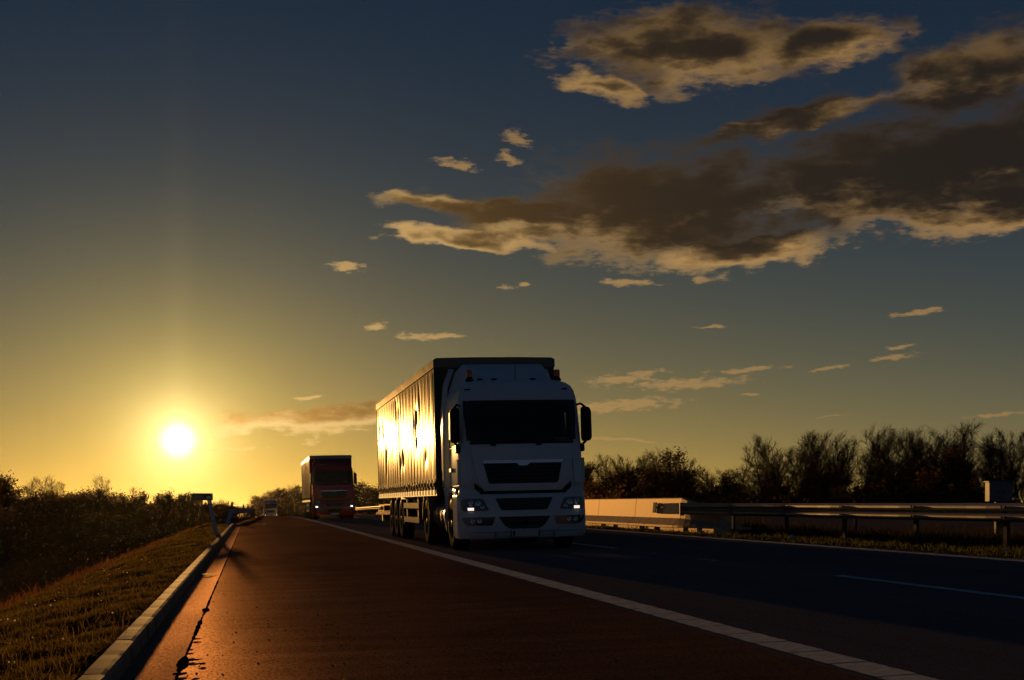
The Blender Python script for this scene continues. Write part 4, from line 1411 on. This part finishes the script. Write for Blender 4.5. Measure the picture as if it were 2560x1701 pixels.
    for u, z in pts:
        uu_ = max(-1.17, min(1.17, u))
        P_.append([(uu_, cab_s(uu_, max(1.2, z)) + .004, z - .05), (uu_, cab_s(uu_, max(1.2, z)) - .006, z + .05)])
    gap.grid(P_)
    gap.build('panel_gap', M_black, root).modifiers.new('s', 'SOLIDIFY').thickness = .03
    # corner air deflectors
    for s in (-1, 1):
        rows = [(1.27, .99, 1.185), (1.45, .985, 1.188), (1.70, .975, 1.185), (1.74, 1.0, 1.17)]
        if s < 0:
            rows = [(z, -b, -a) for z, a, b in rows]
        cd = panel(cab_s, rows, 6, .035, .05).build('corner_deflector', body, root, True)
        MB().box(min(s * 1.17, s * 1.232), max(s * 1.17, s * 1.232), .20, .42, 1.27, 1.74).build('deflector_lip', body, cd, bevel=.02)
    # ---- bumper
    bm_ = shell(BUM_Z, BUM_W, bum_s, .25, [.62, .42, .22, .08], (), True)
    bumper = bm_.build('bumper', body, root, True)
    bes = bumper.modifiers.new('es', 'EDGE_SPLIT'); bes.split_angle = R(38)
    for s in (-1, 1):
        rows = [(1.06, .80, 1.215), (1.12, .86, 1.21), (1.18, .93, 1.20), (1.215, .96, 1.18)]
        if s < 0:
            rows = [(z, -b, -a) for z, a, b in rows]
        ear = panel(lambda u, z: bum_s(u, 1.05) + (z - 1.05) * .25, rows, 6, .002, .08).build('bumper_shoulder', body, bumper, True)
        ear.modifiers.new('es', 'EDGE_SPLIT').split_angle = R(38)
    panel(bum_s, rounded_rows(.765, .995, -.44, .44, -.55, .55, .03, 0), 10, .010, .015).build('middle_grille', M_blackgloss, root, True)
    panel(bum_s, rounded_rows(.415, .645, -.34, .34, -.50, .50, .10, 0), 10, .010, .015).build('lower_grille', M_blackgloss, root, True)
    panel(bum_s, [(.355, -1.19, 1.19), (.363, -1.19, 1.19)], 24, .002, .004).build('bumper_seam', M_black, root, True)
    for s in (-1, 1):
        MB().box(s * .56 - .004, s * .56 + .004, -.004, .03, .25, .355).build('bumper_joint', M_black, bumper)
    pt = MB().box(-.26, .26, -.03, -.012, .27, .385).build('number_plate', M_plate, root, bevel=.004)
    MB().box(-.275, -.261, -.032, -.008, .265, .39).build('plate_frame', M_black, pt)
    MB().box(.261, .275, -.032, -.008, .265, .39).build('plate_frame', M_black, pt)
    MB().box(-.24, -.195, -.034, -.031, .285, .37).build('plate_band', mat('plate_blue', (.02, .05, .2), .5), pt)
    # headlights, fog lights
    for s in (-1, 1):
        rows = [(.765, .685, 1.15), (.80, .69, 1.185), (.92, .745, 1.195), (.975, .775, 1.19), (.998, .81, 1.17)]
        fr = [(.485, .62, 1.06), (.53, .60, 1.13), (.60, .575, 1.17), (.645, .56, 1.17)]
        if s < 0:
            rows = [(z, -b, -a) for z, a, b in rows]; fr = [(z, -b, -a) for z, a, b in fr]
        hl = panel(bum_s, rows, 8, .012, .02).build('headlight', M_lampglass, root, True)
        u = s * 1.02
        panel(bum_s, [(lamp_z - .026, u - .056, u + .056), (lamp_z + .026, u - .056, u + .056)], 4, .024, .012).build('lit_lamp', lamp or M_lit, hl, True)
        if detail > 1:
            for q, (uu_, zz_, ra) in enumerate(((.88, .90, .055), (1.02, .915, .05), (.80, .83, .04))):
                yy_ = bum_s(s * uu_, zz_) - .014
                MB().lathe([(ra, -.004), (ra * .9, -.010), (ra * .55, -.004), (.002, -.002)], 'y', (s * uu_, yy_, zz_), 18).build('reflector', M_chrome, hl, True)
            panel(bum_s, [(.985, min(s * .80, s * 1.15), max(s * .80, s * 1.15)), (.992, min(s * .80, s * 1.15), max(s * .80, s * 1.15))], 6, .016, .006).build('chrome_brow', M_galv, hl, True)
        fl = panel(bum_s, fr, 8, .010, .015).build('fog_light', M_lampglass, root, True)
        if detail > 1:
            for uu_ in (.86, .99):
                MB().lathe([(.045, -.004), (.04, -.010), (.02, -.004), (.001, -.002)], 'y', (s * uu_, bum_s(s * uu_, .565) - .012, .565), 16).build('reflector', M_chrome, fl, True)
    # ---- beneath: front wheels, arches, steps
    for s in (-1, 1):
        add_wheel(root, s * 1.04, 1.42, s)
        arch = MB(); P_ = []
        for k in range(13):
            a = R(205 - 230 * k / 12); cy, cz = 1.42 - .66 * math.cos(math.pi - a), .52 + .62 * math.sin(a)
            cy = 1.42 + .66 * math.cos(a)
            ty = cy
            P_.append([(s * 1.19, cy, max(.34, cz)), (s * 1.19, max(.62, min(2.25, 1.42 + 1.25 * math.cos(a))), 1.235)])
        arch.grid(P_)
        a_ = arch.build('wheel_arch', body, root, True); a_.modifiers.new('s', 'SOLIDIFY').thickness = .03
        mg = MB(); P_ = []
        for k in range(13):
            a = R(205 - 230 * k / 12)
            P_.append([(s * 1.17, 1.42 + .64 * math.cos(a), .52 + .60 * math.sin(a)), (s * .75, 1.42 + .64 * math.cos(a), .52 + .60 * math.sin(a))])
        mg.grid(P_); mg.build('mudguard', M_chassis, root, True).modifiers.new('s', 'SOLIDIFY').thickness = .01
        MB().box(min(s * 1.0, s * 1.2), max(s * 1.0, s * 1.2), .66, .86, .36, .42).build('step', M_chassis, root)
    MB().box(-.9, .9, 1.36, 1.48, .42, .56).build('front_axle', M_chassis, root)
    MB().box(-.45, .45, .5, 2.6, .42, 1.15).build('engine_block', M_chassis, root, bevel=.05)
    for s in (-1, 1):
        MB().box(s * .40 - .04, s * .40 + .04, .35, 6.0, .72, .98).build('chassis_rail', M_chassis, root)
    # drive axle with twin tyres
    for s in (-1, 1):
        for dx in (1.09, .76):
            add_wheel(root, s * dx, 5.05, s)
        mg = MB(); P_ = []
        for k in range(11):
            a = R(180 - 180 * k / 10)
            P_.append([(s * 1.26, 5.05 + .62 * math.cos(a), .53 + .60 * math.sin(a)), (s * .60, 5.05 + .62 * math.cos(a), .53 + .60 * math.sin(a))])
        mg.grid(P_); mg.build('mudguard', M_chassis, root, True).modifiers.new('s', 'SOLIDIFY').thickness = .012
    MB().box(-1.0, 1.0, 4.98, 5.12, .42, .60).build('drive_axle', M_chassis, root)
    # tanks
    for s in (-1, 1):
        ring = [(s * (1.19 - .30 + .30 * math.cos(t)), .66 + .31 * math.sin(t)) for t in [2 * math.pi * k / 24 for k in range(24)]]
        tk = MB().prism(ring, 'y', 2.30, 4.25).build('fuel_tank', M_alu, root, True)
        tes = tk.modifiers.new('es', 'EDGE_SPLIT'); tes.split_angle = R(40)
        for yy_ in (2.42, 2.95, 3.5, 4.1):
            ring2 = [(s * (1.19 - .30 + .312 * math.cos(t)), .66 + .322 * math.sin(t)) for t in [2 * math.pi * k / 24 for k in range(24)]]
            MB().prism(ring2, 'y', yy_, yy_ + .06).build('tank_strap', M_chassis, tk, True)
    # ---- mirrors
    for s in (-1, 1):
        x0 = 1.27
        prof_ = [(x0 - .09, 2.10), (x0 - .06, 2.05), (x0 + .07, 2.06), (x0 + .10, 2.12), (x0 + .095, 2.62), (x0 + .06, 2.70), (x0 - .07, 2.72), (x0 - .09, 2.66)]
        mi = MB().prism([(s * a, z) for a, z in prof_], 'y', .10, .27).build('mirror', M_black, root, bevel=.03)
        MB().prism([(s * (x0 + (a - x0) * .82), 2.385 + (z - 2.385) * .86) for a, z in prof_], 'y', .271, .276).build('mirror_glass', M_mirror, mi)
        MB().tube([(s * 1.13, .40, 2.76), (s * 1.20, .30, 2.78), (s * 1.26, .20, 2.71)], .024, 8).build('mirror_arm', M_black, mi, True)
        MB().tube([(s * 1.17, .34, 1.98), (s * 1.20, .26, 1.99), (s * 1.27, .20, 2.06)], .026, 8).build('mirror_arm', M_black, mi, True)
        MB().box(min(s * 1.15, s * 1.25), max(s * 1.15, s * 1.25), .22, .42, 1.86, 2.00).build('mirror_foot', M_black, mi, bevel=.025)
    # ---- roof gear
    if beacons:
        for u in (-.88, .84):
            bc = MB(); bc.lathe([(.085, 0), (.085, .03), (.06, .05), (.055, .08)], 'z', (u, .72, 3.255), 18, True)
            bo = bc.build('beacon', M_black, root, True)
            le = MB(); le.lathe([(.058, .08), (.06, .10), (.058, .19), (.045, .215), (.001, .222)], 'z', (u, .72, 3.255), 18)
            le.build('lens', M_beacon, bo, True)
        MB().tube([(.02, .74, 3.26), (.02, .74, 3.56)], .007, 6).build('aerial', M_black, root)
        for u in (-.68, -.40, .36):
            MB().box(u - .05, u + .05, .68, .78, 3.27, 3.31).build('roof_bracket', M_black, root, bevel=.012)
    # roof spoiler
    P_ = []
    for t in [k / 8 for k in range(9)]:
        yy_ = .88 + 1.30 * t; zc = 3.24 + (top - .22 - 3.24) * (math.sin(t * math.pi / 2) ** .85); hw = .86 + .22 * t
        row = []
        for k in range(17):
            q = -1 + 2 * k / 16; e = max(0.0, (abs(q) - .72) / .28)
            row.append((q * hw, yy_ + .10 * e, zc - (zc - (3.20 - .05 * t)) * e ** 2.2))
        P_.append(row)
    mb = MB(); b = mb.grid(P_); mb.f.append(tuple(b + 8 * 17 + k for k in range(17)))
    spo = mb.build('roof_spoiler', body, root, True)
    for s in (-1, 1):
        P_ = [[(s * 1.165, 2.30, 1.25), (s * 1.20, 2.62, 1.25)], [(s * 1.165, 2.30, 2.8), (s * 1.20, 2.62, 2.8)], [(s * 1.10, 2.30, 3.25), (s * 1.14, 2.62, 3.35)], [(s * .98, 2.25, top - .30), (s * 1.02, 2.60, top - .26)]]
        mb = MB(); mb.grid(P_); mb.build('side_deflector', body, root, True).modifiers.new('s', 'SOLIDIFY').thickness = .02
    # ---- trailer
    T0, T1, TW = 2.98, 16.55, 1.275
    MB().box(-TW + .01, TW - .01, T0, T0 + .05, 1.16, top - .03).build('trailer_front_wall', front_wall, root)
    for s in (-1, 1):
        MB().box(s * (TW - .06) - .06, s * (TW - .06) + .06, T0 - .02, T0 + .10, 1.10, top - .03).build('corner_post', front_wall, root, bevel=.02)
        MB().box(s * (TW - .05) - .05, s * (TW - .05) + .05, T1 - .10, T1, 1.10, top - .06).build('rear_post', front_wall, root, bevel=.01)
    rf = MB(); P_ = []
    for k in range(28):
        yy_ = T0 - .03 + (T1 - T0 + .06) * k / 27; wob = .012 * rr.random()
        P_.append([(-TW - .012, yy_, top - .20), (-TW - .012 - .3 * wob, yy_, top - .035), (-TW + .05, yy_, top + wob), (-.5, yy_, top + .012 + wob * rr.random()), (.5, yy_, top + .012 + wob * rr.random()), (TW - .05, yy_, top + wob), (TW + .012, yy_, top - .035), (TW + .012, yy_, top - .20)])
    b = rf.grid(P_); rf.f.append(tuple(b + k for k in range(8))); rf.f.append(tuple(b + 27 * 8 + k for k in range(8)))
    rfo = rf.build('trailer_roof', roof_mat or front_wall, root)
    # curtains: long vertical folds and a few dents between the slats
    ny, nz = 260, 46
    yv = np.linspace(T0 + .11, T1 - .11, ny); zv = np.linspace(1.355, top - .205, nz)
    YV, ZV = np.meshgrid(yv, zv)
    for s in (-1, 1):
        sd = curtain_seed * 10 + s
        ph = vnoise(YV * .55, ZV * .22, sd) * 3.0
        fold = .0045 * np.sin(2 * math.pi * YV / .62 + ph * 2.1) * (.35 + .9 * vnoise(YV * .8, ZV * .55, sd + 1))
        fold += .0030 * np.sin(2 * math.pi * YV / .29 + ph * 3.0) * vnoise(YV * .9, ZV * .4, sd + 2)
        fold += .016 * (vnoise(YV * .42, ZV * .30, sd + 3) - .5)
        for k in range(16):
            yc, zc = rr.uniform(T0 + 1.5, T1 - .6), rr.uniform(1.9, top - .55)
            fold -= rr.uniform(.012, .026) * np.exp(-((YV - yc) / rr.uniform(.16, .30)) ** 2 - ((ZV - zc) / rr.uniform(.14, .40)) ** 2)
        fade = np.clip((ZV - 1.355) / .15, 0, 1) * np.clip((top - .205 - ZV) / .12, 0, 1)
        fold *= .25 + .75 * fade
        XV = s * (TW - .004 + fold)
        vv = np.stack([XV, YV, ZV], -1).reshape(-1, 3)
        i_, j_ = np.meshgrid(np.arange(nz - 1), np.arange(ny - 1), indexing='ij'); q0 = (i_ * ny + j_).ravel()
        ff = np.stack([q0, q0 + 1, q0 + ny + 1, q0 + ny], -1)
        if s > 0:
            ff = ff[:, ::-1]
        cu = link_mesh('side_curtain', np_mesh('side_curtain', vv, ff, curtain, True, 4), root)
        if s < 0 and detail > 0:
            nst = 25 if detail > 1 else 12
            stm = MB().box(-.004, .003, -.022, .022, -.20, .13).mesh('strap', M_chassis)
            bkm = MB().box(-.026, -.004, -.030, .030, -.035, .055).mesh('buckle', M_rim)
            flm = MB(); flm.prism([(-.20, .0), (.20, .0), (.20, -.03), (.10, -.055), (0, -.07), (-.10, -.055), (-.20, -.03)], 'x', -.002, .002)
            flm = flm.mesh('curtain_hem', curtain)
            for k in range(nst):
                yy_ = T0 + .35 + (T1 - T0 - .7) * k / (nst - 1)
                st = link_mesh('strap', stm, root, (s * (TW + .004), yy_, 1.30)); st.rotation_euler = (rr.uniform(-.05, .05), 0, 0)
                link_mesh('buckle', bkm, st, (0, 0, rr.uniform(-.03, .02)))
                if detail > 1:
                    link_mesh('curtain_hem', flm, cu, (s * (TW - .002), yy_ + .26, 1.362))
    # edge beam, floor, chassis of the trailer
    for s in (-1, 1):
        MB().box(s * (TW - .03) - .028, s * (TW - .03) + .028, T0, T1, 1.08, 1.20).build('side_rave', M_chassis, root)
        MB().box(s * .55 - .05, s * .55 + .05, T0 + .3, T1, .78, 1.10).build('trailer_beam', M_chassis, root)
    MB().box(-TW + .02, TW - .02, T0 + .05, T1, 1.10, 1.16).build('trailer_floor', M_chassis, root)
    for s in (-1, 1):
        MB().box(min(0, s * (TW - .02)), max(0, s * (TW - .02)), T1 - .05, T1 - .01, 1.16, top - .1).build('rear_door', front_wall, root)
        g1 = MB().box(s * 1.235 - .014, s * 1.235 + .014, 6.5, 9.75, .80, .93).build('side_guard', M_guard, root)
        MB().box(s * 1.235 - .014, s * 1.235 + .014, 6.5, 9.75, .46, .59).build('side_guard', M_guard, root)
        for yy_ in (6.9, 9.3):
            MB().box(s * 1.19 - .02, s * 1.19 + .03, yy_, yy_ + .06, .46, 1.08).build('guard_hanger', M_chassis, g1)
        MB().box(s * .85 - .06, s * .85 + .06, 6.15, 6.30, .32, 1.1).build('landing_leg', M_chassis, root)
        MB().box(min(s * .72, s * 1.22), max(s * .72, s * 1.22), 10.0, 10.01, .40, .95).build('mud_flap', M_black, root)
    for yy_ in (10.75, 12.06, 13.37):
        for s in (-1, 1):
            add_wheel(root, s * 1.06, yy_, s)
        MB().box(-1.0, 1.0, yy_ - .06, yy_ + .06, .44, .58).build('trailer_axle', M_chassis, root)
    MB().box(-1.2, 1.2, T1 - .35, T1 - .20, .40, .58).build('underrun_bar', M_chassis, root)
    for s in (-1, 1):
        MB().box(s * .7 - .05, s * .7 + .05, T1 - .32, T1 - .22, .58, 1.10).build('underrun_hanger', M_chassis, root)
        MB().box(s * .95 - .18, s * .95 + .18, T1 - .08, T1 - .02, .70, .86).build('tail_light', mat('tail_lens', (.25, .01, .01), .3), root)
    return root


white = paint('white_cab_paint', (.68, .69, .70))
red = paint('red_cab_paint', (.36, .014, .009))
grey = paint('grey_blue_cab_paint', (.20, .22, .28))
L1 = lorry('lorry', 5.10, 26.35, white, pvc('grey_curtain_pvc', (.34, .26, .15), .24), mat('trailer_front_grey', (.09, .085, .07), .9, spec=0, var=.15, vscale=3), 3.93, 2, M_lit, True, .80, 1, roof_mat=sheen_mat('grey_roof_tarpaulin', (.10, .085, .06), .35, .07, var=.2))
tag(L1, 'white articulated lorry with amber roof beacons and a sunlit curtain-sided trailer', 'lorry', 'lorries driving towards the camera')
L2 = lorry('lorry', 4.85, 84.0, red, pvc('pale_curtain_pvc', (.42, .33, .22), .30), mat('trailer_front_red', (.20, .012, .008), .9, spec=0, var=.1), 3.86, 1, M_lit_far, False, .76, 4, roof_mat=mat('pale_roof_tarpaulin', (.45, .40, .32), .45))
tag(L2, 'dark red articulated lorry with lit headlights behind the white one', 'lorry', 'lorries driving towards the camera')
L3 = lorry('lorry', 4.0 - .3, 266.0, grey, pvc('grey_curtain_far', (.45, .45, .46), .4), mat('trailer_front_bluegrey', (.18, .20, .26), .9, spec=0), 3.75, 0, M_lit_far, False, .85, 6)
tag(L3, 'tiny distant grey lorry with lit headlights coming over the crest', 'lorry', 'lorries driving towards the camera')

# ================================================================== haze in the air
hz = MB().box(-2600, 2600, -120, 3420, -8, 24)
ho = hz.build('haze', None)
tag(ho, 'thin golden evening haze over the road and fields', 'haze', kind='stuff')
hm = bpy.data.materials.new('haze'); hm.use_nodes = True
hn, hl_ = hm.node_tree.nodes, hm.node_tree.links
hn.remove(hn['Principled BSDF'])
pv = hn.new('ShaderNodeVolumePrincipled')
pv.inputs['Color'].default_value = (0.95, 0.86, 0.70, 1); pv.inputs['Density'].default_value = 0.000010; pv.inputs['Anisotropy'].default_value = 0.82
hl_.new(pv.outputs[0], hn['Material Output'].inputs['Volume'])
ho.data.materials.append(hm)
